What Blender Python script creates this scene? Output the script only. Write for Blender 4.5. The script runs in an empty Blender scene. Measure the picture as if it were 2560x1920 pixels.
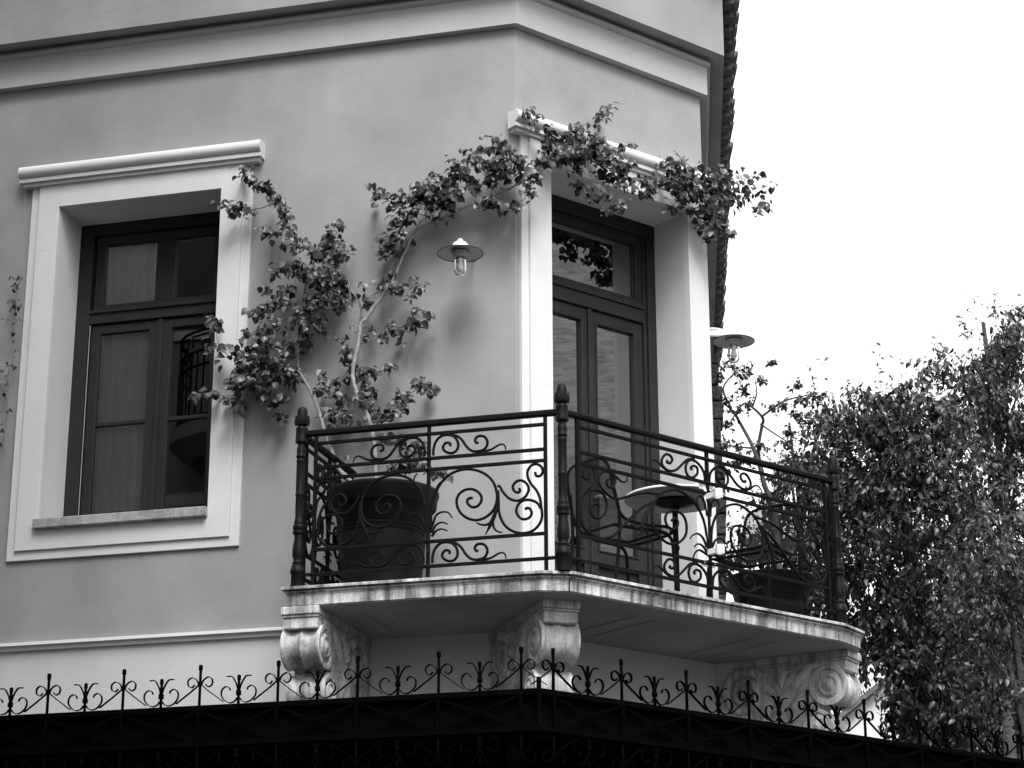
import bpy, math, random
from mathutils import Vector, Matrix
S = bpy.context.scene; COL = S.collection
R = math.radians
random.seed(7)

# ------------------------------------------------------------------ camera
cam = bpy.data.cameras.new('camera'); cam_o = bpy.data.objects.new('camera', cam); COL.objects.link(cam_o)
cam.sensor_fit = 'HORIZONTAL'; cam.sensor_width = 36.0; cam.lens = 5469.5 * 36.0 / 2560.0
cam.clip_start = 0.1; cam.clip_end = 3000
_f = Vector((-0.2410, 0.9167, 0.3187)); _r = Vector((0.9669, 0.2551, -0.0027)); _u = Vector((0.0838, -0.3075, 0.9478))
cam_o.matrix_world = Matrix(((_r.x, _u.x, -_f.x, 3.437), (_r.y, _u.y, -_f.y, -13.1655), (_r.z, _u.z, -_f.z, -3.0479), (0, 0, 0, 1)))
S.camera = cam_o

# ------------------------------------------------------------------ sky, sun, exposure (a black-and-white photograph: the sky's light is used as grey)
SUN_AZ, SUN_EL = R(160), R(52)          # azimuth clockwise from +y
w = bpy.data.worlds.new('World'); S.world = w; w.use_nodes = True
nt = w.node_tree; nt.nodes.clear()
sky = nt.nodes.new('ShaderNodeTexSky'); sky.sky_type = 'NISHITA'; sky.sun_disc = False
sky.sun_elevation = SUN_EL; sky.sun_rotation = SUN_AZ
sky.air_density = 10.0; sky.dust_density = 0.2; sky.ozone_density = 1.0
bw = nt.nodes.new('ShaderNodeRGBToBW'); bg = nt.nodes.new('ShaderNodeBackground'); wo = nt.nodes.new('ShaderNodeOutputWorld')
bg.inputs['Strength'].default_value = 0.15
nt.links.new(sky.outputs[0], bw.inputs[0]); nt.links.new(bw.outputs[0], bg.inputs[0]); nt.links.new(bg.outputs[0], wo.inputs[0])
sl = bpy.data.lights.new('sun', 'SUN'); sl.energy = 1.5; sl.angle = R(28); sl.color = (1, 1, 1)
so = bpy.data.objects.new('sun', sl); COL.objects.link(so)
_sd = Vector((math.sin(SUN_AZ) * math.cos(SUN_EL), math.cos(SUN_AZ) * math.cos(SUN_EL), math.sin(SUN_EL)))
so.rotation_euler = (-_sd).to_track_quat('-Z', 'Y').to_euler(); so.location = _sd * 40
S.view_settings.view_transform = 'Standard'; S.view_settings.look = 'None'
S.view_settings.exposure = 1.45; S.view_settings.gamma = 1.0; S.view_settings.use_curve_mapping = False
S.cycles.max_bounces = 8; S.cycles.transparent_max_bounces = 16

# ------------------------------------------------------------------ geometry of the corner
TH, THC, WB = 0.933, R(100.5), 1.7613
tB = Vector((math.cos(TH), math.sin(TH), 0)); nB = Vector((tB.y, -tB.x, 0))
tC = Vector((math.cos(THC), math.sin(THC), 0)); nC = Vector((tC.y, -tC.x, 0))
E0 = tB * WB
GZ = -4.65                                # street level; z = 0 is the top of the balcony slab
def FA(u, o, z): return Vector((u, -o, z))                       # wall A: u along the wall, o outwards
def FB(u, o, z): q = tB * u + nB * o; return Vector((q.x, q.y, z))
def FC(u, o, z): q = E0 + tC * u + nC * o; return Vector((q.x, q.y, z))
def frame(org, ax, out):
    org, ax, out = Vector(org), Vector(ax), Vector(out)
    def F(u, o, z): q = org + ax * u + out * o; return Vector((q.x, q.y, org.z + z))
    return F

# measured curves (metres)
SA={'S1':[(0.028,0.777),(0.029,0.818),(0.043,0.862),(0.074,0.893),(0.115,0.9),(0.156,0.886),(0.183,0.847),(0.182,0.806),(0.157,0.783),(0.124,0.784),(0.095,0.804),(0.089,0.825),(0.103,0.847),(0.124,0.849),(0.136,0.838),(0.132,0.826)],'S2':[(0.148,0.897),(0.181,0.884),(0.21,0.857),(0.239,0.813),(0.272,0.785),(0.313,0.779),(0.354,0.792),(0.37,0.828),(0.358,0.861),(0.333,0.874),(0.304,0.87),(0.292,0.85),(0.3,0.833),(0.313,0.835)],'S3':[(0.313,0.777),(0.354,0.777),(0.394,0.784),(0.423,0.799),(0.443,0.809),(0.468,0.809),(0.481,0.794),(0.484,0.773)],'M1':[(0.018,0.292),(0.017,0.401),(0.028,0.473),(0.052,0.553),(0.092,0.615),(0.15,0.656),(0.223,0.672),(0.297,0.661),(0.362,0.627),(0.407,0.575),(0.428,0.509),(0.427,0.452),(0.403,0.398),(0.354,0.361),(0.298,0.35),(0.241,0.369),(0.196,0.412),(0.177,0.471),(0.191,0.518),(0.232,0.544),(0.281,0.542),(0.321,0.513),(0.334,0.475),(0.314,0.44),(0.281,0.431),(0.253,0.449),(0.243,0.474),(0.257,0.489),(0.277,0.488)],'M2':[(0.433,0.553),(0.449,0.544),(0.467,0.51),(0.507,0.467),(0.556,0.451),(0.6,0.468),(0.624,0.506),(0.62,0.543),(0.588,0.572),(0.552,0.571),(0.528,0.542),(0.536,0.513),(0.556,0.501),(0.572,0.51),(0.568,0.527)],'M3':[(0.667,0.619),(0.673,0.596),(0.697,0.594),(0.713,0.617),(0.705,0.65),(0.677,0.668),(0.645,0.663),(0.621,0.632),(0.621,0.591),(0.64,0.549),(0.672,0.507),(0.692,0.465),(0.701,0.416),(0.707,0.344),(0.691,0.297),(0.651,0.26),(0.595,0.248),(0.539,0.26),(0.491,0.291),(0.459,0.337),(0.441,0.395),(0.439,0.451),(0.436,0.524)],'M4':[(0.699,0.392),(0.68,0.426),(0.644,0.446),(0.604,0.451),(0.568,0.434),(0.549,0.395),(0.559,0.358),(0.587,0.335),(0.623,0.338),(0.643,0.364),(0.635,0.393),(0.616,0.401),(0.603,0.391)],'M5':[(0.433,0.428),(0.415,0.373),(0.394,0.326),(0.377,0.291),(0.358,0.256)],'M6':[(0.398,0.334),(0.362,0.316),(0.322,0.323),(0.302,0.336)],'M7':[(0.403,0.329),(0.411,0.293),(0.431,0.271),(0.463,0.261)],'C1':[(0.023,0.328),(0.033,0.359),(0.049,0.399),(0.086,0.416),(0.123,0.41),(0.151,0.375)],'C2':[(0.023,0.291),(0.036,0.319),(0.054,0.342),(0.086,0.352),(0.121,0.339)],'C3':[(0.02,0.271),(0.036,0.286),(0.05,0.302),(0.083,0.311),(0.121,0.297)],'C4':[(0.019,0.441),(0.032,0.514),(0.06,0.585),(0.091,0.616),(0.091,0.648),(0.072,0.67)]}
SB={'S1':[(0.018,0.767),(0.028,0.824),(0.065,0.866),(0.116,0.886),(0.162,0.873),(0.188,0.824),(0.172,0.778),(0.127,0.772),(0.087,0.803),(0.086,0.843),(0.118,0.85),(0.14,0.833),(0.132,0.82)],'S2':[(0.109,0.895),(0.168,0.882),(0.22,0.838),(0.273,0.794),(0.336,0.778),(0.384,0.798),(0.394,0.835),(0.365,0.875),(0.327,0.882),(0.302,0.857),(0.322,0.829),(0.347,0.829),(0.344,0.842)],'S3':[(0.343,0.775),(0.386,0.788),(0.423,0.815),(0.46,0.823),(0.488,0.803),(0.496,0.778)],'M1':[(0.019,0.282),(0.022,0.425),(0.047,0.518),(0.102,0.596),(0.177,0.641),(0.265,0.665),(0.353,0.644),(0.43,0.598),(0.476,0.523),(0.488,0.445),(0.468,0.372),(0.414,0.329),(0.34,0.308),(0.264,0.329),(0.205,0.386),(0.194,0.455),(0.22,0.509),(0.282,0.527),(0.339,0.517),(0.374,0.473),(0.367,0.427),(0.324,0.405),(0.279,0.427),(0.269,0.462),(0.296,0.477),(0.322,0.458)],'M2':[(0.417,0.611),(0.529,0.6),(0.628,0.573),(0.714,0.539),(0.787,0.517),(0.858,0.533),(0.911,0.571),(0.926,0.615),(0.904,0.656),(0.856,0.675),(0.808,0.664),(0.79,0.63),(0.809,0.588),(0.845,0.582),(0.863,0.607),(0.844,0.629)],'M8':[(0.801,0.67),(0.76,0.644),(0.724,0.632),(0.693,0.647),(0.692,0.675)],'M3':[(1.006,0.605),(1.029,0.596),(1.053,0.611),(1.046,0.654),(1.004,0.685),(0.963,0.665),(0.958,0.609),(0.983,0.567),(1.031,0.526),(1.066,0.488),(1.076,0.43),(1.075,0.347),(1.046,0.288),(0.982,0.257),(0.9,0.251),(0.816,0.279),(0.755,0.335),(0.681,0.403),(0.606,0.472),(0.531,0.523),(0.462,0.559)],'M4':[(1.073,0.449),(1.043,0.501),(0.989,0.534),(0.93,0.544),(0.883,0.519),(0.86,0.476),(0.873,0.418),(0.921,0.373),(0.969,0.37),(0.997,0.397),(0.985,0.436),(0.949,0.457),(0.926,0.442),(0.932,0.417)],'M5':[(0.475,0.552),(0.52,0.487),(0.559,0.414),(0.579,0.354),(0.599,0.295)],'M6':[(0.559,0.395),(0.621,0.361),(0.669,0.377)],'M7':[(0.548,0.378),(0.524,0.335),(0.5,0.315)],'C1':[(0.023,0.339),(0.053,0.392),(0.096,0.413),(0.142,0.396),(0.168,0.368)],'C2':[(0.024,0.31),(0.061,0.342),(0.105,0.345),(0.132,0.321)],'C3':[(0.022,0.291),(0.088,0.309),(0.127,0.284),(0.148,0.243)],'C4':[(0.017,0.542),(0.03,0.628),(0.061,0.661),(0.089,0.652),(0.095,0.617),(0.071,0.572)]}
STEMS_A=[([(-0.784,-0.5,0.754),(-0.794,-0.475,0.832),(-0.816,-0.451,1.049),(-0.851,-0.426,1.19),(-0.914,-0.401,1.32),(-0.968,-0.377,1.436),(-1.0,-0.352,1.515),(-1.016,-0.327,1.608),(-1.002,-0.303,1.74),(-0.991,-0.278,1.862),(-0.995,-0.253,1.953),(-0.971,-0.229,1.993),(-0.922,-0.204,2.079),(-0.853,-0.179,2.187),(-0.793,-0.155,2.308),(-0.758,-0.13,2.432),(-0.711,-0.13,2.531),(-0.667,-0.13,2.622),(-0.575,-0.13,2.673),(-0.471,-0.13,2.709),(-0.357,-0.13,2.751),(-0.256,-0.13,2.781),(-0.117,-0.13,2.832),(0.005,-0.13,2.868),(0.083,-0.13,2.911)],0.016,0.007),([(-0.912,-0.5,0.745),(-0.956,-0.451,0.799),(-1.065,-0.401,0.909),(-1.129,-0.352,1.033),(-1.184,-0.302,1.122),(-1.238,-0.253,1.264),(-1.298,-0.203,1.412),(-1.362,-0.16,1.534),(-1.413,-0.16,1.628),(-1.46,-0.16,1.692),(-1.556,-0.16,1.757),(-1.648,-0.16,1.805)],0.016,0.007),([(-1.031,-0.15,1.993),(-1.027,-0.15,2.098),(-1.057,-0.15,2.181),(-1.107,-0.15,2.246),(-1.132,-0.15,2.367),(-1.152,-0.15,2.477)],0.008,0.003),([(-1.467,-0.14,1.699),(-1.473,-0.14,1.896),(-1.458,-0.14,2.066),(-1.441,-0.14,2.237),(-1.416,-0.14,2.38),(-1.362,-0.14,2.52),(-1.422,-0.14,2.585),(-1.496,-0.14,2.652),(-1.532,-0.14,2.691),(-1.567,-0.14,2.778),(-1.599,-0.14,2.871),(-1.637,-0.14,2.965),(-1.674,-0.14,3.029),(-1.75,-0.14,3.092),(-1.82,-0.14,3.136),(-1.899,-0.14,3.209)],0.006,0.002),([(-1.656,-0.15,2.954),(-1.749,-0.15,2.919),(-1.837,-0.15,2.914),(-1.926,-0.15,2.927),(-2.045,-0.15,2.949)],0.004,0.0015),([(-1.652,-0.15,1.809),(-1.767,-0.15,1.805),(-1.882,-0.15,1.802),(-2.0,-0.15,1.884),(-2.048,-0.15,1.975),(-2.082,-0.15,2.094)],0.004,0.0015),([(-1.559,-0.15,1.761),(-1.649,-0.15,1.709),(-1.76,-0.15,1.634),(-1.873,-0.15,1.573),(-1.987,-0.15,1.569),(-2.161,-0.15,1.593)],0.004,0.0015),([(-1.652,-0.15,1.809),(-1.628,-0.15,1.935),(-1.604,-0.15,2.077),(-1.548,-0.15,2.129)],0.004,0.0015),([(-1.628,-0.15,1.935),(-1.715,-0.15,1.972),(-1.89,-0.15,2.003)],0.004,0.0015),([(-1.033,-0.15,1.851),(-0.947,-0.15,1.866),(-0.864,-0.15,1.897),(-0.781,-0.15,1.963),(-0.67,-0.15,1.986),(-0.582,-0.15,2.02)],0.004,0.0015),([(-1.023,-0.15,2.163),(-0.897,-0.15,2.208),(-0.757,-0.15,2.245),(-0.645,-0.15,2.246),(-0.584,-0.15,2.205)],0.004,0.0015),([(-1.07,-0.15,1.587),(-0.942,-0.15,1.623),(-0.832,-0.15,1.658)],0.004,0.0015),([(-0.961,-0.15,1.309),(-0.854,-0.15,1.346),(-0.746,-0.15,1.434),(-0.636,-0.15,1.493),(-0.527,-0.15,1.539)],0.004,0.0015),([(-1.13,-0.15,1.301),(-1.161,-0.15,1.442),(-1.122,-0.15,1.55),(-1.081,-0.15,1.602)],0.004,0.0015),([(-0.661,-0.15,2.614),(-0.595,-0.15,2.726),(-0.539,-0.15,2.837),(-0.498,-0.15,2.92),(-0.372,-0.15,2.994)],0.004,0.0015),([(-0.595,-0.15,2.726),(-0.737,-0.15,2.8),(-0.851,-0.15,2.872),(-0.938,-0.15,2.911)],0.004,0.0015),([(-0.111,-0.15,2.823),(-0.134,-0.15,2.937),(-0.064,-0.15,3.075),(-0.092,-0.15,3.167)],0.004,0.0015),([(-0.25,-0.15,2.789),(-0.12,-0.15,2.731),(0.046,-0.15,2.741),(0.129,-0.15,2.796)],0.004,0.0015),([(-1.3,-0.15,1.398),(-1.327,-0.15,1.359),(-1.524,-0.15,1.361),(-1.567,-0.15,1.393)],0.004,0.0015)]
STEMS_B=[([(0.078,-0.163,2.892),(0.161,-0.052,3.018),(0.287,0.119,3.166),(0.416,0.293,3.227),(0.568,0.498,3.208),(0.723,0.707,3.189),(0.905,0.952,3.195),(1.021,1.109,3.217),(1.138,1.267,3.223),(1.259,1.431,3.294),(1.383,1.597,3.365)],0.007,0.003),([(0.248,0.049,3.126),(0.186,-0.034,3.304),(0.12,-0.124,3.405),(0.093,-0.16,3.451)],0.003,0.0015),([(0.377,0.223,3.276),(0.465,0.342,3.501),(0.533,0.433,3.642),(0.567,0.479,3.699)],0.003,0.0015),([(0.354,0.192,3.116),(0.406,0.263,3.021),(0.48,0.363,2.935),(0.589,0.509,2.924)],0.003,0.0015),([(1.047,1.127,3.222),(1.09,1.185,3.086),(1.098,1.196,2.934)],0.003,0.0015),([(1.237,1.384,3.276),(1.34,1.522,3.482),(1.39,1.591,3.537)],0.003,0.0015)]
CL_A=[(-1.896,-0.15,3.216,0.046,0.061,8),(-1.807,-0.15,3.1,0.025,0.025,4),(-1.702,-0.15,3.039,0.046,0.04,9),(-1.645,-0.15,2.953,0.04,0.051,9),(-1.594,-0.15,2.849,0.046,0.04,8),(-1.567,-0.15,2.749,0.051,0.061,9),(-1.702,-0.15,2.703,0.056,0.046,9),(-1.939,-0.15,2.93,0.066,0.035,14),(-2.031,-0.15,2.947,0.025,0.015,3),(-1.478,-0.15,2.582,0.056,0.051,12),(-1.395,-0.15,2.549,0.051,0.04,9),(-1.3,-0.15,2.551,0.061,0.071,12),(-1.244,-0.15,2.629,0.071,0.071,14),(-1.223,-0.15,2.735,0.04,0.025,4),(-1.159,-0.15,2.536,0.051,0.061,9),(-1.275,-0.15,2.477,0.051,0.04,7),(-1.51,-0.15,2.453,0.121,0.04,16),(-1.628,-0.15,2.43,0.04,0.04,6),(-1.425,-0.15,2.373,0.071,0.061,14),(-1.329,-0.15,2.316,0.081,0.071,16),(-1.236,-0.15,2.318,0.071,0.051,10),(-1.153,-0.15,2.286,0.04,0.051,8),(-1.268,-0.15,2.215,0.101,0.071,16),(-1.196,-0.15,2.137,0.061,0.061,10),(-1.35,-0.15,2.199,0.061,0.04,8),(-1.324,-0.15,2.102,0.071,0.091,14),(-1.44,-0.15,2.102,0.061,0.061,12),(-1.414,-0.15,2.005,0.071,0.061,12),(-1.47,-0.15,1.917,0.051,0.061,10),(-1.321,-0.15,1.996,0.03,0.04,4),(-1.67,-0.15,2.279,0.04,0.051,6),(-1.552,-0.15,2.279,0.04,0.04,6),(-1.596,-0.15,2.188,0.061,0.04,8),(-1.689,-0.15,2.162,0.051,0.04,8),(-1.771,-0.15,2.134,0.035,0.025,5),(-1.626,-0.15,2.037,0.051,0.061,9),(-1.849,-0.15,2.0,0.035,0.015,3),(-1.706,-0.15,1.951,0.051,0.051,9),(-1.656,-0.15,1.876,0.081,0.061,16),(-1.55,-0.15,1.854,0.061,0.051,10),(-1.82,-0.15,1.867,0.061,0.051,10),(-1.903,-0.15,1.875,0.04,0.04,6),(-2.011,-0.15,1.897,0.061,0.061,9),(-2.042,-0.15,2.065,0.03,0.03,4),(-2.092,-0.15,2.13,0.035,0.03,5),(-1.746,-0.15,1.779,0.091,0.061,18),(-1.605,-0.15,1.754,0.081,0.071,16),(-1.839,-0.15,1.74,0.071,0.061,14),(-1.509,-0.15,1.653,0.061,0.061,10),(-1.649,-0.15,1.665,0.091,0.061,16),(-1.8,-0.15,1.632,0.081,0.071,14),(-1.894,-0.15,1.641,0.061,0.061,10),(-1.948,-0.15,1.529,0.051,0.03,6),(-1.866,-0.15,1.522,0.04,0.051,6),(-2.069,-0.15,1.586,0.061,0.025,6),(-2.176,-0.15,1.595,0.046,0.025,5),(-1.499,-0.15,1.721,0.051,0.04,8),(-1.571,-0.15,1.416,0.035,0.046,5),(-1.644,-0.15,1.526,0.04,0.04,6),(-1.55,-0.15,1.506,0.051,0.025,4),(-1.298,-0.15,1.576,0.04,0.051,5),(-1.266,-0.15,1.677,0.025,0.015,2),(-1.195,-0.15,1.59,0.046,0.046,7),(-1.134,-0.15,1.448,0.04,0.051,7),(-1.204,-0.15,1.499,0.04,0.04,5),(-1.132,-0.15,1.334,0.071,0.03,8),(-1.213,-0.15,1.397,0.04,0.03,4),(-0.989,-0.15,1.595,0.051,0.061,8),(-1.104,-0.15,1.617,0.03,0.02,4),(-1.025,-0.15,1.667,0.04,0.04,5),(-0.921,-0.15,1.635,0.051,0.03,5),(-0.83,-0.15,1.65,0.04,0.03,5),(-1.132,-0.15,1.873,0.051,0.02,4),(-1.108,-0.15,1.802,0.051,0.051,9),(-1.118,-0.15,1.745,0.03,0.051,5),(-1.0,-0.15,2.188,0.04,0.051,6),(-1.054,-0.15,1.971,0.02,0.02,1),(-0.962,-0.15,1.962,0.02,0.03,2),(-0.963,-0.15,1.422,0.061,0.061,9),(-0.882,-0.15,1.347,0.071,0.061,10),(-0.714,-0.15,1.423,0.051,0.061,5),(-0.76,-0.15,1.472,0.061,0.04,5),(-0.602,-0.15,1.515,0.051,0.061,8),(-0.535,-0.15,1.532,0.03,0.061,5),(-0.781,-0.15,1.417,0.04,0.04,4),(-0.948,-0.15,1.868,0.04,0.02,2),(-0.846,-0.15,1.881,0.035,0.03,3),(-0.778,-0.15,1.956,0.051,0.061,8),(-0.71,-0.15,1.972,0.051,0.04,5),(-0.641,-0.15,1.954,0.03,0.04,4),(-0.585,-0.15,2.03,0.046,0.046,6),(-0.807,-0.15,2.321,0.025,0.025,3),(-0.875,-0.15,2.246,0.04,0.025,4),(-0.77,-0.15,2.212,0.051,0.04,5),(-0.713,-0.15,2.182,0.02,0.03,2),(-0.645,-0.15,2.246,0.051,0.051,6),(-0.587,-0.15,2.217,0.02,0.04,3),(-0.921,-0.15,2.907,0.046,0.04,6),(-0.862,-0.15,2.888,0.02,0.02,2),(-0.802,-0.15,2.797,0.051,0.04,6),(-0.757,-0.15,2.864,0.061,0.04,8),(-0.687,-0.15,2.845,0.051,0.04,8),(-0.606,-0.15,2.884,0.051,0.051,9),(-0.503,-0.15,3.004,0.046,0.04,6),(-0.537,-0.15,2.924,0.061,0.051,9),(-0.467,-0.15,2.844,0.071,0.071,14),(-0.399,-0.15,2.932,0.051,0.061,10),(-0.365,-0.15,3.037,0.03,0.04,5),(-0.582,-0.15,2.797,0.081,0.061,14),(-0.674,-0.15,2.747,0.081,0.051,12),(-0.512,-0.15,2.729,0.071,0.04,10),(-0.743,-0.15,2.683,0.061,0.051,12),(-0.765,-0.15,2.601,0.061,0.061,12),(-0.717,-0.15,2.537,0.04,0.04,6),(-0.833,-0.15,2.549,0.051,0.04,6),(-0.879,-0.15,2.483,0.056,0.051,8),(-0.775,-0.15,2.495,0.04,0.03,4),(-0.348,-0.17,3.039,0.045,0.045,9),(-0.297,-0.17,2.969,0.054,0.063,12),(-0.216,-0.17,3.109,0.054,0.045,10),(-0.166,-0.17,3.039,0.054,0.054,12),(-0.105,-0.17,3.127,0.045,0.045,10),(-0.055,-0.17,3.153,0.054,0.036,9),(0.016,-0.17,3.123,0.036,0.045,8),(-0.075,-0.17,3.039,0.054,0.054,12),(0.005,-0.17,3.019,0.054,0.045,10),(0.086,-0.17,3.051,0.036,0.045,8),(0.065,-0.17,2.969,0.045,0.045,9),(-0.005,-0.17,2.925,0.036,0.045,6),(-0.115,-0.17,2.927,0.036,0.036,5),(-0.226,-0.17,2.876,0.054,0.063,9),(-0.175,-0.17,2.765,0.045,0.054,7),(-0.075,-0.17,2.754,0.054,0.045,10),(0.005,-0.17,2.724,0.054,0.036,8),(0.074,-0.17,2.737,0.036,0.027,5),(0.114,-0.17,2.795,0.027,0.018,3),(0.175,-0.17,2.935,0.045,0.045,8),(0.125,-0.17,2.899,0.045,0.036,6),(-0.418,-0.17,2.898,0.045,0.045,8),(-0.347,-0.17,2.837,0.045,0.054,8),(-0.489,-0.17,2.843,0.063,0.054,12),(-0.571,-0.17,2.873,0.054,0.054,10),(-0.754,-0.4,1.251,0.063,0.047,8),(-0.702,-0.4,1.29,0.047,0.047,6),(-0.623,-0.4,1.301,0.039,0.039,3),(-0.898,-0.4,1.369,0.047,0.047,6),(-1.072,-0.4,1.225,0.047,0.024,6),(-0.993,-0.4,1.244,0.039,0.024,5),(-0.735,-0.4,1.118,0.031,0.031,4),(-0.681,-0.4,1.07,0.047,0.047,7),(-0.602,-0.4,1.028,0.055,0.047,8),(-0.55,-0.4,1.042,0.047,0.047,6),(-0.515,-0.4,0.969,0.039,0.031,5),(-0.644,-0.4,0.91,0.055,0.031,7),(-0.575,-0.4,0.896,0.039,0.031,5),(-0.514,-0.4,0.917,0.047,0.039,6),(-0.427,-0.4,0.825,0.055,0.031,7),(-0.706,-0.4,0.932,0.039,0.031,4),(-1.04,-0.4,1.002,0.024,0.024,1),(-1.137,-0.4,1.319,0.031,0.031,4),(-0.384,-0.4,0.821,0.031,0.031,4)]
CL_B=[(0.115,-0.131,3.433,0.03,0.03,5),(0.157,-0.074,3.384,0.022,0.022,3),(0.187,-0.033,3.356,0.019,0.022,2),(0.211,-0.001,3.282,0.037,0.037,7),(0.204,-0.01,3.21,0.03,0.03,6),(0.173,-0.052,3.067,0.045,0.037,10),(0.155,-0.077,2.964,0.03,0.045,6),(0.228,0.022,3.118,0.045,0.045,10),(0.266,0.073,3.291,0.045,0.037,9),(0.315,0.139,3.341,0.037,0.03,7),(0.253,0.056,3.216,0.045,0.045,10),(0.302,0.121,3.205,0.052,0.045,12),(0.352,0.189,3.315,0.037,0.037,9),(0.351,0.188,3.211,0.052,0.045,12),(0.402,0.257,3.348,0.045,0.045,10),(0.4,0.255,3.217,0.052,0.052,12),(0.375,0.22,3.118,0.037,0.045,8),(0.452,0.325,3.382,0.045,0.045,9),(0.457,0.332,3.296,0.045,0.045,10),(0.496,0.384,3.368,0.045,0.037,8),(0.514,0.408,3.306,0.045,0.045,9),(0.501,0.39,3.221,0.045,0.037,9),(0.572,0.486,3.334,0.045,0.037,9),(0.564,0.476,3.242,0.045,0.045,9),(0.55,0.457,3.148,0.03,0.045,5),(0.609,0.536,3.245,0.037,0.037,7),(0.588,0.508,3.157,0.045,0.045,8),(0.619,0.55,3.101,0.037,0.037,6),(0.667,0.615,3.299,0.03,0.037,6),(0.678,0.63,3.19,0.037,0.03,7),(0.716,0.681,3.154,0.037,0.022,6),(0.769,0.753,3.214,0.045,0.037,9),(0.801,0.795,3.158,0.037,0.03,6),(0.748,0.724,3.116,0.03,0.045,5),(0.347,0.182,3.435,0.022,0.022,2),(0.387,0.237,3.446,0.022,0.019,2),(0.441,0.309,3.49,0.019,0.019,2),(0.472,0.352,3.488,0.015,0.015,1),(0.498,0.387,3.563,0.022,0.022,3),(0.531,0.431,3.624,0.03,0.03,5),(0.557,0.466,3.672,0.022,0.022,4),(0.417,0.277,3.026,0.03,0.03,5),(0.441,0.31,2.968,0.045,0.045,9),(0.491,0.377,2.947,0.037,0.022,5),(0.547,0.452,2.903,0.033,0.037,5),(0.592,0.513,2.94,0.03,0.045,4),(0.852,0.864,3.395,0.037,0.045,6),(0.891,0.917,3.378,0.03,0.037,5),(0.836,0.842,3.263,0.052,0.037,9),(0.874,0.895,3.218,0.052,0.045,11),(0.929,0.968,3.288,0.052,0.045,11),(0.984,1.043,3.377,0.045,0.037,8),(1.018,1.088,3.356,0.045,0.045,9),(0.968,1.021,3.252,0.052,0.045,11),(0.913,0.947,3.173,0.052,0.045,10),(0.994,1.056,3.201,0.052,0.045,11),(0.898,0.926,3.077,0.045,0.037,7),(1.064,1.151,3.323,0.045,0.045,10),(1.048,1.129,3.226,0.045,0.045,10),(1.097,1.195,3.293,0.045,0.045,9),(1.046,1.126,3.126,0.045,0.045,10),(1.102,1.201,3.186,0.045,0.045,9),(1.085,1.179,3.071,0.045,0.045,9),(1.076,1.167,2.978,0.045,0.045,8),(1.109,1.211,2.938,0.03,0.037,5),(1.148,1.264,3.153,0.037,0.045,7),(1.152,1.27,3.047,0.037,0.045,6),(1.17,1.293,3.435,0.03,0.037,5),(1.184,1.262,3.43,0.048,0.038,6),(1.182,1.259,3.337,0.057,0.057,9),(1.215,1.303,3.284,0.057,0.048,8),(1.287,1.401,3.397,0.038,0.057,6),(1.324,1.451,3.472,0.038,0.038,5),(1.387,1.536,3.512,0.029,0.048,4),(1.414,1.573,3.537,0.029,0.019,3),(1.302,1.421,3.312,0.048,0.038,6),(1.356,1.493,3.348,0.048,0.048,7),(1.409,1.566,3.372,0.038,0.048,6),(1.388,1.538,3.271,0.048,0.048,6),(1.433,1.598,3.291,0.019,0.029,2),(1.248,1.348,3.231,0.038,0.048,5),(1.215,1.304,2.991,0.048,0.048,5),(1.241,1.339,2.99,0.019,0.029,2),(1.172,1.246,2.972,0.048,0.038,6)]
TR_M=[(1.39,9.0,3.88,0.41,0.36),(1.81,9.0,3.93,0.5,0.41),(1.58,9.0,3.47,0.68,0.45),(2.12,9.0,3.56,0.54,0.45),(1.23,9.0,3.15,0.5,0.45),(1.88,9.0,2.97,0.68,0.5),(1.32,9.0,2.5,0.59,0.5),(1.93,9.0,2.38,0.68,0.54),(1.49,9.0,1.86,0.59,0.5),(2.0,9.0,1.7,0.63,0.5),(1.62,9.0,1.23,0.54,0.45),(2.04,9.0,1.05,0.59,0.5),(1.38,9.0,1.41,0.32,0.36),(1.82,9.0,0.62,0.68,0.41)]
TR_R=[(2.96,12.0,5.66,0.31,0.41),(2.66,12.0,5.39,0.41,0.41),(2.32,12.0,5.22,0.41,0.36),(2.95,12.0,4.96,0.41,0.51),(2.48,12.0,4.8,0.51,0.46),(2.9,12.0,4.23,0.46,0.56),(2.56,12.0,4.01,0.41,0.41),(2.65,12.0,3.38,0.56,0.51),(2.23,12.0,3.8,0.46,0.41),(2.26,12.0,2.98,0.46,0.46)]
TR_F=[(2.84,6.5,1.71,0.44,0.44),(2.7,6.5,1.21,0.4,0.44),(2.91,6.5,0.8,0.32,0.48),(2.48,6.5,0.64,0.4,0.48),(2.8,6.5,0.2,0.44,0.48),(2.31,6.5,0.15,0.36,0.36)]
TR_L=[(0.74,10.5,3.97,0.34,0.34),(0.5,10.5,3.61,0.39,0.29),(0.3,10.5,3.16,0.43,0.29),(0.66,10.5,3.05,0.39,0.39),(-0.02,10.5,2.96,0.29,0.19),(0.76,10.5,2.45,0.29,0.39),(-0.14,10.5,3.2,0.24,0.19),(0.51,10.5,2.65,0.34,0.29),(0.83,10.5,2.0,0.24,0.34),(0.94,10.5,1.68,0.24,0.29),(0.86,10.5,4.43,0.19,0.19)]
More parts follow.
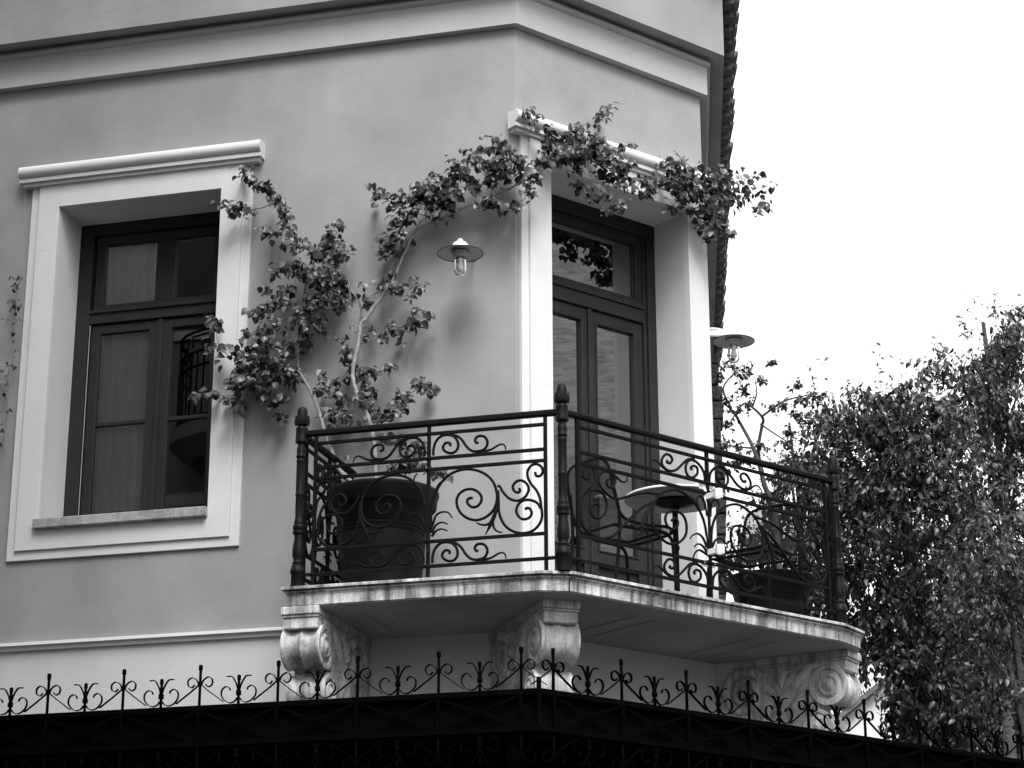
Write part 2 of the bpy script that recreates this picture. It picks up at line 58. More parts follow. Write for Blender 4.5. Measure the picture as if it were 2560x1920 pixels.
SAP=[[(0.86,6.0,2.21),(0.79,6.0,2.4),(0.76,6.0,2.56),(0.69,6.0,2.79),(0.61,6.0,2.97),(0.5,6.0,3.19),(0.41,6.0,3.28)],[(0.76,6.0,2.56),(0.72,6.0,2.79),(0.76,6.0,3.02),(0.78,6.0,3.09),(0.69,6.0,3.18),(0.62,6.0,3.19),(0.5,6.0,3.04)],[(0.78,6.0,3.09),(0.99,6.0,3.19),(1.17,6.0,3.22),(1.32,6.0,3.26)],[(0.76,6.0,3.02),(0.94,6.0,2.89),(1.08,6.0,2.8)],[(0.5,6.0,3.19),(0.44,6.0,3.36),(0.55,6.0,3.5),(0.63,6.0,3.6)],[(0.69,6.0,2.79),(0.53,6.0,2.84),(0.38,6.0,2.88)],[(0.69,6.0,3.18),(0.75,6.0,3.29),(0.74,6.0,3.45)]]
SAPL=[(0.52,6.0,3.62,0.07),(0.59,6.0,3.52,0.078),(0.67,6.0,3.55,0.047),(0.78,6.0,3.44,0.031),(0.63,6.0,3.34,0.039),(0.45,6.0,3.28,0.047),(0.54,6.0,3.15,0.055),(0.66,6.0,3.22,0.047),(0.88,6.0,3.16,0.055),(0.99,6.0,3.17,0.062),(1.14,6.0,3.22,0.055),(1.13,6.0,3.37,0.039),(1.27,6.0,3.29,0.031),(1.34,6.0,3.24,0.039),(1.15,6.0,3.02,0.062),(1.09,6.0,3.05,0.039),(0.42,6.0,2.85,0.07),(0.57,6.0,2.82,0.055),(0.75,6.0,2.83,0.031),(0.97,6.0,2.85,0.062),(0.46,6.0,3.04,0.047),(0.4,6.0,3.48,0.047),(0.89,6.0,3.61,0.023),(1.03,6.0,2.92,0.039),(0.63,6.0,2.68,0.055),(0.89,6.0,2.62,0.07),(1.04,6.0,2.65,0.07),(0.49,6.0,2.66,0.039)]

# ------------------------------------------------------------------ materials
def N(nt, t, **k):
    n = nt.nodes.new(t)
    for a, b in k.items():
        if a in n.inputs: n.inputs[a].default_value = b
        else: setattr(n, a, b)
    return n
def g3(v): return (v, v, v, 1)
def ramp(nt, src, stops):
    r = nt.nodes.new('ShaderNodeValToRGB'); e = r.color_ramp.elements
    while len(e) > 1: e.remove(e[-1])
    e[0].position, e[0].color = stops[0][0], g3(stops[0][1])
    for p, v in stops[1:]:
        x = e.new(p); x.color = g3(v)
    nt.links.new(src, r.inputs[0]); return r
def mul(nt, a, b, f=1.0, mode='MULTIPLY'):
    m = nt.nodes.new('ShaderNodeMix'); m.data_type = 'RGBA'; m.blend_type = mode; m.inputs[0].default_value = f
    nt.links.new(a, m.inputs[6]); nt.links.new(b, m.inputs[7]); return m.outputs[2]
def base_mat(name, rough=.7, spec=.3):
    m = bpy.data.materials.new(name); m.use_nodes = True; nt = m.node_tree; nt.nodes.clear()
    o = nt.nodes.new('ShaderNodeOutputMaterial'); b = nt.nodes.new('ShaderNodeBsdfPrincipled')
    b.inputs['Roughness'].default_value = rough; b.inputs['Specular IOR Level'].default_value = spec
    nt.links.new(b.outputs[0], o.inputs[0]); return m, nt, b, o
def noisy(name, lo, hi, scale=4, rough=.8, spec=.25, bump=.15, bscale=120, detail=6, fine=None, bdist=.003):
    """a surface whose grey wanders between lo and hi, with fine relief"""
    m, nt, b, o = base_mat(name, rough, spec)
    tc = nt.nodes.new('ShaderNodeTexCoord')
    n1 = N(nt, 'ShaderNodeTexNoise', Scale=scale, Detail=detail, Roughness=.6); nt.links.new(tc.outputs['Object'], n1.inputs['Vector'])
    r = ramp(nt, n1.outputs[0], [(.3, lo), (.7, hi)]); c = r.outputs[0]
    if fine:
        n3 = N(nt, 'ShaderNodeTexNoise', Scale=fine[0], Detail=3); nt.links.new(tc.outputs['Object'], n3.inputs['Vector'])
        c = mul(nt, c, ramp(nt, n3.outputs[0], [(.3, fine[1]), (.7, 1)]).outputs[0])
    nt.links.new(c, b.inputs['Base Color'])
    n2 = N(nt, 'ShaderNodeTexNoise', Scale=bscale, Detail=5); nt.links.new(tc.outputs['Object'], n2.inputs['Vector'])
    bp = N(nt, 'ShaderNodeBump', Strength=bump, Distance=bdist); nt.links.new(n2.outputs[0], bp.inputs['Height']); nt.links.new(bp.outputs[0], b.inputs['Normal'])
    return m
def plaster(name, lo, hi, crack=.14):
    m, nt, b, o = base_mat(name, .9, .15)
    tc = nt.nodes.new('ShaderNodeTexCoord')
    n1 = N(nt, 'ShaderNodeTexNoise', Scale=1.1, Detail=9, Roughness=.62); nt.links.new(tc.outputs['Object'], n1.inputs['Vector'])
    c = ramp(nt, n1.outputs[0], [(.3, lo), (.7, hi)]).outputs[0]
    # faint vertical weather streaks
    mp = N(nt, 'ShaderNodeMapping'); mp.inputs['Scale'].default_value = (3, 3, .35); nt.links.new(tc.outputs['Object'], mp.inputs[0])
    n2 = N(nt, 'ShaderNodeTexNoise', Scale=1.4, Detail=4); nt.links.new(mp.outputs[0], n2.inputs['Vector'])
    c = mul(nt, c, ramp(nt, n2.outputs[0], [(.3, .955), (.65, 1)]).outputs[0])
    # grain and small specks of dirt
    n3 = N(nt, 'ShaderNodeTexNoise', Scale=110, Detail=3); nt.links.new(tc.outputs['Object'], n3.inputs['Vector'])
    c = mul(nt, c, ramp(nt, n3.outputs[0], [(.25, .90), (.75, 1.0)]).outputs[0])
    v = N(nt, 'ShaderNodeTexVoronoi', Scale=9); nt.links.new(tc.outputs['Object'], v.inputs['Vector'])
    c = mul(nt, c, ramp(nt, v.outputs['Distance'], [(.0, .55), (.035, .6), (.05, 1)]).outputs[0], .35)
    # hairline cracks
    mp2 = N(nt, 'ShaderNodeMapping'); mp2.inputs['Scale'].default_value = (.55, .55, 1.1); nt.links.new(tc.outputs['Object'], mp2.inputs[0])
    n5 = N(nt, 'ShaderNodeTexNoise', Scale=2.2, Detail=4); nt.links.new(mp2.outputs[0], n5.inputs['Vector'])
    mixv = nt.nodes.new('ShaderNodeMix'); mixv.data_type = 'VECTOR'; mixv.inputs[0].default_value = .35
    nt.links.new(mp2.outputs[0], mixv.inputs[4]); nt.links.new(n5.outputs[1], mixv.inputs[5])
    vc = N(nt, 'ShaderNodeTexVoronoi', Scale=.9); vc.feature = 'DISTANCE_TO_EDGE'; nt.links.new(mixv.outputs[1], vc.inputs['Vector'])
    c = mul(nt, c, ramp(nt, vc.outputs['Distance'], [(.0, .6), (.0012, .75), (.003, 1)]).outputs[0], crack)
    nt.links.new(c, b.inputs['Base Color'])
    n4 = N(nt, 'ShaderNodeTexNoise', Scale=150, Detail=6); nt.links.new(tc.outputs['Object'], n4.inputs['Vector'])
    n6 = N(nt, 'ShaderNodeTexNoise', Scale=3.5, Detail=2); nt.links.new(tc.outputs['Object'], n6.inputs['Vector'])
    ad = N(nt, 'ShaderNodeMath', operation='MULTIPLY_ADD'); ad.inputs[1].default_value = 4.0
    nt.links.new(n6.outputs[0], ad.inputs[0]); nt.links.new(n4.outputs[0], ad.inputs[2])
    bp = N(nt, 'ShaderNodeBump', Strength=.25, Distance=.003); nt.links.new(ad.outputs[0], bp.inputs['Height']); nt.links.new(bp.outputs[0], b.inputs['Normal'])
    return m
def marble(name, lo, hi, drip=.35):
    """weathered marble: clouded, with dark drips running down from the top edge"""
    m, nt, b, o = base_mat(name, .6, .3)
    tc = nt.nodes.new('ShaderNodeTexCoord')
    n1 = N(nt, 'ShaderNodeTexNoise', Scale=7, Detail=9, Roughness=.7); nt.links.new(tc.outputs['Object'], n1.inputs['Vector'])
    c = ramp(nt, n1.outputs[0], [(.3, lo), (.62, hi)]).outputs[0]
    mp = N(nt, 'ShaderNodeMapping'); mp.inputs['Scale'].default_value = (26, 26, 1.1); nt.links.new(tc.outputs['Object'], mp.inputs[0])
    n2 = N(nt, 'ShaderNodeTexNoise', Scale=1.0, Detail=5, Roughness=.6); nt.links.new(mp.outputs[0], n2.inputs['Vector'])
    n2b = N(nt, 'ShaderNodeTexNoise', Scale=2.6, Detail=2); nt.links.new(tc.outputs['Object'], n2b.inputs['Vector'])
    mm = N(nt, 'ShaderNodeMath', operation='MULTIPLY_ADD'); mm.inputs[1].default_value = .55; nt.links.new(n2b.outputs[0], mm.inputs[0])
    nt.links.new(n2.outputs[0], mm.inputs[2])
    c = mul(nt, c, ramp(nt, mm.outputs[0], [(.68, 1), (.78, 1 - drip * .45), (.92, 1 - drip * 1.5)]).outputs[0])
    nb_ = N(nt, 'ShaderNodeTexNoise', Scale=3.1, Detail=8, Roughness=.68); nt.links.new(tc.outputs['Object'], nb_.inputs['Vector'])
    c = mul(nt, c, ramp(nt, nb_.outputs[0], [(.36, 1 - drip * 1.5), (.47, 1 - drip * .6), (.6, 1)]).outputs[0])
    n3 = N(nt, 'ShaderNodeTexNoise', Scale=90, Detail=4); nt.links.new(tc.outputs['Object'], n3.inputs['Vector'])
    c = mul(nt, c, ramp(nt, n3.outputs[0], [(.3, .72), (.6, 1)]).outputs[0])
    nt.links.new(c, b.inputs['Base Color'])
    bp = N(nt, 'ShaderNodeBump', Strength=.35, Distance=.004); nt.links.new(n3.outputs[0], bp.inputs['Height']); nt.links.new(bp.outputs[0], b.inputs['Normal'])
    return m
def leafmat(name, lo, hi, per_object=False, trans=.25):
    m, nt, b, o = base_mat(name, .36, .5)
    rnd = nt.nodes.new('ShaderNodeObjectInfo').outputs['Random'] if per_object else nt.nodes.new('ShaderNodeNewGeometry').outputs['Random Per Island']
    c = ramp(nt, rnd, [(0, lo), (.45, lo + (hi - lo) * .3), (.8, lo + (hi - lo) * .7), (.92, hi), (1, hi * 1.5)]).outputs[0]
    tc = nt.nodes.new('ShaderNodeTexCoord')
    n = N(nt, 'ShaderNodeTexNoise', Scale=45, Detail=3); nt.links.new(tc.outputs['Object'], n.inputs['Vector'])
    c = mul(nt, c, ramp(nt, n.outputs[0], [(.3, .7), (.7, 1.1)]).outputs[0])
    nt.links.new(c, b.inputs['Base Color'])
    t = nt.nodes.new('ShaderNodeBsdfTranslucent'); nt.links.new(c, t.inputs[0])
    mx = nt.nodes.new('ShaderNodeMixShader'); mx.inputs[0].default_value = trans
    nt.links.new(b.outputs[0], mx.inputs[1]); nt.links.new(t.outputs[0], mx.inputs[2]); nt.links.new(mx.outputs[0], o.inputs[0])
    return m
def glassmat(name, refl_ior=1.6, tint=.85, rough=.0):
    m = bpy.data.materials.new(name); m.use_nodes = True; nt = m.node_tree; nt.nodes.clear()
    o = nt.nodes.new('ShaderNodeOutputMaterial'); t = nt.nodes.new('ShaderNodeBsdfTransparent'); t.inputs[0].default_value = g3(tint)
    g = nt.nodes.new('ShaderNodeBsdfGlossy'); g.inputs['Roughness'].default_value = rough; g.inputs[0].default_value = g3(1)
    f = N(nt, 'ShaderNodeFresnel'); f.inputs[0].default_value = refl_ior
    mx = nt.nodes.new('ShaderNodeMixShader'); nt.links.new(f.outputs[0], mx.inputs[0]); nt.links.new(t.outputs[0], mx.inputs[1]); nt.links.new(g.outputs[0], mx.inputs[2])
    tc = nt.nodes.new('ShaderNodeTexCoord'); n = N(nt, 'ShaderNodeTexNoise', Scale=2.5, Detail=1); nt.links.new(tc.outputs['Object'], n.inputs['Vector'])
    bp = N(nt, 'ShaderNodeBump', Strength=.02, Distance=.01); nt.links.new(n.outputs[0], bp.inputs['Height']); nt.links.new(bp.outputs[0], g.inputs['Normal'])
    nt.links.new(mx.outputs[0], o.inputs[0]); return m
def meshmat(name, v, pitch=.009):
    """perforated steel sheet: round holes punched in rows, laid out in the sheet's own UV metres"""
    m, nt, b, o = base_mat(name, .45, .4); b.inputs['Base Color'].default_value = g3(v)
    uv = nt.nodes.new('ShaderNodeUVMap'); sp = nt.nodes.new('ShaderNodeSeparateXYZ'); nt.links.new(uv.outputs[0], sp.inputs[0])
    def M(op, a, c=None):
        n = nt.nodes.new('ShaderNodeMath'); n.operation = op
        if hasattr(a, 'links'): nt.links.new(a, n.inputs[0])
        else: n.inputs[0].default_value = a
        if c is not None:
            if hasattr(c, 'links'): nt.links.new(c, n.inputs[1])
            else: n.inputs[1].default_value = c
        return n.outputs[0]
    k = 2 * math.pi / pitch
    su = M('SINE', M('MULTIPLY', sp.outputs[0], k * .7)); sv = M('SINE', M('MULTIPLY', sp.outputs[1], k * .7))
    hole = M('GREATER_THAN', M('MULTIPLY', su, sv), .16)
    t = nt.nodes.new('ShaderNodeBsdfTransparent'); mx = nt.nodes.new('ShaderNodeMixShader')
    nt.links.new(hole, mx.inputs[0]); nt.links.new(b.outputs[0], mx.inputs[1]); nt.links.new(t.outputs[0], mx.inputs[2]); nt.links.new(mx.outputs[0], o.inputs[0])
    return m
def ripple(name, lo, hi):
    """rough-combed render: wavy horizontal ridges"""
    m, nt, b, o = base_mat(name, .9, .1)
    tc = nt.nodes.new('ShaderNodeTexCoord')
    mp = N(nt, 'ShaderNodeMapping'); mp.inputs['Scale'].default_value = (2.2, 2.2, 11); nt.links.new(tc.outputs['Object'], mp.inputs[0])
    wv = N(nt, 'ShaderNodeTexNoise', Scale=1.3, Detail=5, Roughness=.65, Distortion=.6); nt.links.new(mp.outputs[0], wv.inputs['Vector'])
    nt.links.new(ramp(nt, wv.outputs[0], [(.35, lo), (.62, hi)]).outputs[0], b.inputs['Base Color']); return m

M = dict(
 wall=plaster('wall_plaster', .265, .37, .2), wall_low=plaster('base_plaster', .60, .66), trim=plaster('trim_plaster', .66, .72, .04),
 soffit=plaster('cornice_plaster', .40, .45),
 marble=marble('weathered_marble', .40, .82, .46), corbel=marble('carved_marble', .52, .86, .32), soffitm=plaster('soffit_plaster', .34, .62, .0), sillm=marble('sill_marble', .34, .52, .2),
 wood=noisy('dark_painted_wood', .020, .027, 9, .5, .25, .1, 60, fine=(160, .8)),
 iron=noisy('black_iron', .004, .007, 14, .6, .07, .35, 220, bdist=.002),
 castiron=noisy('cast_iron', .005, .008, 20, .5, .12, .4, 160, bdist=.002),
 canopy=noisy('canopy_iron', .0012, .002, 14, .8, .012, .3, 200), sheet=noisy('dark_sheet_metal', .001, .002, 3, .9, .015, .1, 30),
 pot=noisy('dark_plastic_pot', .007, .012, 8, .55, .12, .2, 150), soil=noisy('potting_soil', .02, .05, 40, 1, .1, .8, 60),
 enamel=noisy('white_enamel', .74, .80, 12, .25, .5, .03, 60), lampin=noisy('lamp_underside', .42, .48, 12, .5, .3, .03, 60), lampdk=noisy('lamp_dark_rim', .02, .03, 12, .4),
 white=noisy('white_paint', .76, .84, 15, .5, .4, .1, 120), tabletop=noisy('table_top', .60, .68, 15, .4, .4, .03, 60),
 bark=noisy('vine_bark', .14, .31, 30, .9, .15, .8, 70, bdist=.006), treebark=noisy('tree_bark', .05, .11, 12, .95, .1, .9, 30, bdist=.02),
 leaf=leafmat('vine_leaf', .016, .11, False, .15), leaf_o=leafmat('vine_leaf_single', .018, .12, True, .15), treeleaf=leafmat('tree_leaf', .009, .058, False, .2), treeleaf2=leafmat('bright_tree_leaf', .011, .07, False, .2), treeleaf_shade=leafmat('shaded_tree_leaf', .008, .03, False, .1), roofsheet=noisy('weathered_roof_sheet', .018, .03, 3, .9, .1),  # the darkest leaf colour has the shade deep in the foliage painted in
 tile=noisy('roof_tile_clay', .10, .17, 14, .9, .1, .4, 60, fine=(60, .7)), stone=noisy('rough_stone', .03, .09, 16, .95, .1, 1.0, 25, bdist=.03),
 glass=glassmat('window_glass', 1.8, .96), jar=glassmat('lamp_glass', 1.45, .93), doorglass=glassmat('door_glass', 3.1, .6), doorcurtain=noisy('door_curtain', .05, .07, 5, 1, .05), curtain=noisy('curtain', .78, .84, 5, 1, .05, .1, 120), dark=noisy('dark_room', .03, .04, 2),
 asphalt=noisy('asphalt', .045, .07, 6, .95, .2, .6, 90), paving=noisy('paving', .07, .10, 3, .9, .2, .3, 60), facade=plaster('opposite_plaster', .11, .14), comb=ripple('combed_render', .42, .85),
 facadetrim=plaster('opposite_trim', .3, .34), mesh=meshmat('perforated_steel', .008), tableund=noisy('table_underside', .16, .2, 10, .6), bulb=noisy('frosted_bulb', .7, .75, 10, .3), brass=noisy('grey_metal', .3, .35, 20, .35, .6),
)

# ------------------------------------------------------------------ mesh helpers
class MB:
    def __init__(s): s.v = []; s.f = []; s.uv = None
    def add(s, v, f):
        k = len(s.v); s.v += [tuple(q) for q in v]; s.f += [tuple(i + k for i in q) for q in f]; return s
    def box(s, F, u0, u1, o0, o1, z0, z1):
        p = [F(u, o, z) for z in (z0, z1) for o in (o0, o1) for u in (u0, u1)]
        return s.add(p, [(0, 1, 3, 2), (4, 6, 7, 5), (0, 4, 5, 1), (2, 3, 7, 6), (0, 2, 6, 4), (1, 5, 7, 3)])
    def quad(s, a, b, c, d): return s.add([a, b, c, d], [(0, 1, 2, 3)])
    def extr(s, F, prof, u0, u1):
        """closed (o,z) profile run along u"""
        n = len(prof); p = [F(u0, o, z) for o, z in prof] + [F(u1, o, z) for o, z in prof]
        return s.add(p, [(i, (i + 1) % n, n + (i + 1) % n, n + i) for i in range(n)] + [tuple(range(n - 1, -1, -1)), tuple(range(n, 2 * n))])
    def tube(s, pts, r, n=8, flat=None, up=None):
        """round (or flattened) bar along pts; r a number or one per point"""
        P = [Vector(q) for q in pts]; m = len(P); rr = r if isinstance(r, (list, tuple)) else [r] * m
        t = [(P[min(i + 1, m - 1)] - P[max(i - 1, 0)]).normalized() for i in range(m)]
        a = Vector(up) if up is not None else (Vector((0, 0, 1)) if abs(t[0].z) < .9 else Vector((1, 0, 0)))
        V = []; Fc = []
        x = None
        for i in range(m):
            if up is not None or x is None: x = t[i].cross(a)
            else: x = x - t[i] * x.dot(t[i])
            if x.length < 1e-6: x = t[i].orthogonal()
            x = x.normalized(); y = x.cross(t[i]).normalized()
            fx = 1.0; fy = 1.0
            if flat: fx, fy = flat
            for j in range(n):
                an = 2 * math.pi * (j + .5) / n; V.append(P[i] + (x * math.cos(an) * fx + y * math.sin(an) * fy) * rr[i])
        for i in range(m - 1):
            for j in range(n): Fc.append((i * n + j, i * n + (j + 1) % n, (i + 1) * n + (j + 1) % n, (i + 1) * n + j))
        Fc.append(tuple(range(n - 1, -1, -1))); Fc.append(tuple(range((m - 1) * n, m * n)))
        return s.add(V, Fc)
    def lathe(s, prof, c, n=24, flute=None):
        V = []; Fc = []; m = len(prof); cx, cy, cz = c
        for r, z in prof:
            for j in range(n):
                a = 2 * math.pi * j / n; k = r * (1 + (flute * math.cos(a * 12) if flute else 0)); V.append((cx + k * math.cos(a), cy + k * math.sin(a), cz + z))
        for i in range(m - 1):
            for j in range(n): Fc.append((i * n + j, i * n + (j + 1) % n, (i + 1) * n + (j + 1) % n, (i + 1) * n + j))
        return s.add(V, Fc)
    def ball(s, c, r, n=8, k=(1, 1, 1)):
        pr = [(math.sin(math.pi * i / n), -math.cos(math.pi * i / n)) for i in range(n + 1)]
        b = MB().lathe([(max(a, 1e-4), z) for a, z in pr], (0, 0, 0), n + 4)
        return s.add([(c[0] + x * r * k[0], c[1] + y * r * k[1], c[2] + z * r * k[2]) for x, y, z in b.v], b.f)
    def mesh(s, name, smooth=False):
        m = bpy.data.meshes.new(name); m.from_pydata([tuple(q) for q in s.v], [], s.f); m.update()
        if smooth: m.shade_smooth()
        return m
    def build(s, name, mat, parent=None, smooth=False, bev=0, kind=None, label=None):
        return put(name, s.mesh(name, smooth), mat, parent, bev, kind, label, smooth)
def put(name, me, mat, parent=None, bev=0, kind=None, label=None, smooth=False):
    if mat is not None and not me.materials: me.materials.append(mat)
    o = bpy.data.objects.new(name, me); COL.objects.link(o)
    if parent is not None:
        o.parent = parent; l = ROOTLOC.get(parent.name, Vector((0, 0, 0))); ROOTLOC[o.name] = l
        if parent.type == 'EMPTY': o.matrix_parent_inverse = Matrix.Translation(-l)
    if bev:
        b = o.modifiers.new('bevel', 'BEVEL'); b.width = bev; b.segments = 2; b.limit_method = 'ANGLE'; b.angle_limit = R(40)
    if smooth and not bev:
        try: me.set_sharp_from_angle(angle=R(50))
        except Exception: pass
    if kind: o['kind'] = kind
    if label: o['label'] = label
    return o
ROOTLOC = {}
def thing(name, loc, label, cat, group=None):
    o = bpy.data.objects.new(name, None); COL.objects.link(o); o.location = loc; o.empty_display_size = .2
    o['label'] = label; o['category'] = cat
    if group: o['group'] = group
    ROOTLOC[o.name] = Vector(loc); return o
def tag(o, label, cat, group=None):
    o['label'] = label; o['category'] = cat
    if group: o['group'] = group
    return o
def spline(pts, k=4):
    """Catmull-Rom through pts"""
    P = [Vector(q) for q in pts]; out = []
    for i in range(len(P) - 1):
        a, b, c, d = P[max(i - 1, 0)], P[i], P[i + 1], P[min(i + 2, len(P) - 1)]
        for j in range(k):
            t = j / k; out.append(.5 * ((2 * b) + (c - a) * t + (2 * a - 5 * b + 4 * c - d) * t * t + (3 * b - a - 3 * c + d) * t ** 3))
    out.append(P[-1]); return out
def opath(path, o):
    """horizontal polyline pushed outwards (to its right) by o, mitred"""
    P = [Vector((q[0], q[1])) for q in path]; out = []
    for i in range(len(P)):
        d0 = (P[i] - P[i - 1]).normalized() if i else None; d1 = (P[i + 1] - P[i]).normalized() if i < len(P) - 1 else None
        if d0 is None: d0 = d1
        if d1 is None: d1 = d0
        n0 = Vector((d0.y, -d0.x)); n1 = Vector((d1.y, -d1.x)); b = (n0 + n1).normalized(); out.append(P[i] + b * (o / max(.3, b.dot(n0))))
    return out
def run(mb, path, prof):
    """closed (o,z) profile run along a mitred wall path"""
    n = len(prof); rows = []
    for o, z in prof: rows.append([Vector((q.x, q.y, z)) for q in opath(path, o)])
    m = len(path); V = [rows[i][j] for j in range(m) for i in range(n)]; Fc = []
    for j in range(m - 1):
        for i in range(n): Fc.append((j * n + i, j * n + (i + 1) % n, (j + 1) * n + (i + 1) % n, (j + 1) * n + i))
    Fc.append(tuple(range(n - 1, -1, -1))); Fc.append(tuple(range((m - 1) * n, m * n)))
    return mb.add(V, Fc)
def wall(mb, F, u0, u1, z0, z1, hole=None, depth=.38):
    if not hole: return mb.quad(F(u0, 0, z0), F(u1, 0, z0), F(u1, 0, z1), F(u0, 0, z1))
    a, b, c, d = hole
    for (p, q, r, s_) in ((u0, a, z0, z1), (b, u1, z0, z1), (a, b, z0, c), (a, b, d, z1)):
        if q - p > 1e-4 and s_ - r > 1e-4: mb.quad(F(p, 0, r), F(q, 0, r), F(q, 0, s_), F(p, 0, s_))
    return mb

# ------------------------------------------------------------------ the setting: ground
def FW(u, o, z): return Vector((u, o, z))
g = MB(); g.quad((-900, -900, GZ), (900, -900, GZ), (900, 900, GZ), (-900, 900, GZ)); g.build('ground', M['asphalt'], kind='structure')
g = MB(); pp = [(-30, -3.6), (.9, -3.6), (2.6, -1.6), (5.2, 2.4), (5.2, 30), (-30, 30)]
n = len(pp); g.add([(x, y, GZ + z) for z in (.004, .13) for x, y in pp], [tuple(range(n, 2 * n))] + [(i, (i + 1) % n, n + (i + 1) % n, n + i) for i in range(n)])
g.build('pavement', M['paving'], kind='structure', bev=.02)

# ------------------------------------------------------------------ the corner house
AL, CL = -9.0, 9.0
house = thing('corner_house', (0, 0, GZ), 'plastered corner house with white window and door surrounds and stepped cornice', 'house')
WX0, WX1, WZ0, WZ1 = -3.36, -2.12, .80, 3.15          # window opening in wall A
DU0, DU1, DZ1 = .285, 1.56, 3.15                      # door opening in wall B
DEP = .38
E1 = FC(CL, 0, 0)
m = wall(MB(), FA, AL, 0, -.05, 4.45, (WX0, WX1, WZ0, WZ1)); m.build('wall', M['wall'], house)
m = wall(MB(), FB, 0, WB, -.05, 4.45, (DU0, DU1, 0.004, DZ1)); m.build('wall', M['wall'], house)
m = wall(MB(), FC, 0, CL, -.05, 4.45); m.build('wall', M['wall'], house)
m = MB()
m.quad(FA(AL, 0, GZ), FA(0, 0, GZ), FA(0, 0, -.05), FA(AL, 0, -.05)); m.quad(FB(0, 0, GZ), FB(WB, 0, GZ), FB(WB, 0, -.05), FB(0, 0, -.05)); m.quad(FC(0, 0, GZ), FC(CL, 0, GZ), FC(CL, 0, -.05), FC(0, 0, -.05))
m.build('base_wall', M['wall_low'], house, label='pale ground floor wall below the string course')
m = MB(); bx = Vector((AL, E1.y, 0))
m.quad((AL, 0, GZ), (AL, 0, 5), (AL, E1.y, 5), (AL, E1.y, GZ)); m.quad((AL, E1.y, GZ), (AL, E1.y, 5), (E1.x, E1.y, 5), (E1.x, E1.y, GZ))
m.build('rear_wall', M['wall'], house)
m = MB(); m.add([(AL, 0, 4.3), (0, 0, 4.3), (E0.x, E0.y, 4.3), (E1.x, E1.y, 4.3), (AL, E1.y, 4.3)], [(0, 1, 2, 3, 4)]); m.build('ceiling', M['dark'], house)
# reveals of the window and the door
def reveal(F, a, b, c, d, name):
    m = MB(); e = .0025
    m.quad(F(a + e, .0, c), F(a + e, -DEP, c), F(a + e, -DEP, d), F(a + e, .0, d)); m.quad(F(b - e, .0, c), F(b - e, .0, d), F(b - e, -DEP, d), F(b - e, -DEP, c))
    m.quad(F(a, .0, d - e), F(a, -DEP, d - e), F(b, -DEP, d - e), F(b, .0, d - e)); m.quad(F(a, .0, c + e), F(b, .0, c + e), F(b, -DEP, c + e), F(a, -DEP, c + e))
    return m.build(name, M['wall_low'], house)
reveal(FA, WX0, WX1, WZ0, WZ1, 'window_reveal'); reveal(FB, DU0, DU1, .004, DZ1, 'door_reveal')
# string course, cornices
PATH = [(AL, 0), (0, 0), (E0.x, E0.y), (E1.x, E1.y)]
run(MB(), PATH, [(-.02, -.004), (.045, -.010), (.05, -.032), (.028, -.036), (.024, -.062), (-.02, -.066)]).build('string_course', M['trim'], house)
run(MB(), PATH, [(-.03, 4.14), (.058, 4.14), (.062, 4.36), (.072, 4.365), (.085, 4.375), (.088, 4.392), (.08, 4.405), (.06, 4.408), (.045, 4.412), (.045, 4.445), (-.03, 4.445)]).build('lower_cornice', M['soffit'], house)
run(MB(), PATH, [(.0, 4.4365), (.19, 4.43), (.192, 4.97), (.0, 4.97)]).build('upper_cornice', M['wall'], house)
# window surround (white, stepped), lintel moulding, sill
sur = MB()
def surround(F, a, b, c, d, A, B, C, D, o=.04, step=.065, bottom=True):
    """flat face o proud round the opening a..b, c..d out to A..B, C..D with a lower outer step"""
    A2, B2, C2, D2 = A + step, B - step, C + step, D
    m = MB(); zb = C2 if bottom else c
    def ring(x0, x1, z0, z1, X0, X1, Z0, Z1, o0, o1, bot):
        m.box(F, X0, x0, o0, o1, Z0, Z1); m.box(F, x1, X1, o0, o1, Z0, Z1); m.box(F, x0, x1, o0, o1, z1, Z1)
        if bot: m.box(F, x0, x1, o0, o1, Z0, z0)
    ring(a, b, c, d, A2, B2, zb, D2, -.01, o, bottom)
    m2 = MB(); m_ = m; m = m2
    ring(A2, B2, C2, D2 + .0, A, B, C if bottom else c, D2, -.012, o - .018, bottom)
    return m_, m2
win = MB().box(FA, WX0 + .003, WX1 - .003, -DEP - .005, -DEP + .05, 3.06, 3.147).build('window', M['wood'], house, bev=.003)
a, b2 = surround(FA, WX0, WX1, WZ0 - .02, WZ1, -3.585, -1.895, .56, 3.348)
a.build('surround', M['trim'], win, bev=.003); b2.build('surround_edge', M['trim'], win, bev=.003)
def hood(F, u0, u1, parent):
    m = MB()
    prof = [(.0, 3.348), (.085, 3.348), (.085, 3.375), (.075, 3.38)]
    for i in range(9):
        an = -math.pi / 2 + math.pi * i / 8; prof.append((.075 + .045 * math.cos(an) * .9, 3.425 + .045 * math.sin(an)))
    prof += [(.0, 3.472)]
    m.extr(F, prof, u0, u1)
    m.box(F, u0 + .02, u1 - .02, .0, .062, 3.322, 3.347)
    return m.build('lintel_moulding', M['trim'], parent, smooth=True)
hood(FA, -3.665, -1.815, win)
for z in (1.02, 1.62, 2.22, 2.82):                      # hairline joints in the cast surround
    for (x0, x1) in ((-3.518, WX0 - .001), (WX1 + .001, -1.962)): MB().box(FA, x0, x1, .036, .0404, z + (.0 if x0 < -3 else .11), z + .0022 + (.0 if x0 < -3 else .11)).build('joint', M['wall_low'], win)
for x in (WX0, WX1): MB().box(FA, x - .001, x + .001, .036, .0404, WZ1 + .002, 3.318).build('joint', M['wall_low'], win)
MB().box(FA, -3.375, -2.115, -DEP + .05, .085, .765, .832).build('sill', M['sillm'], win, bev=.006)
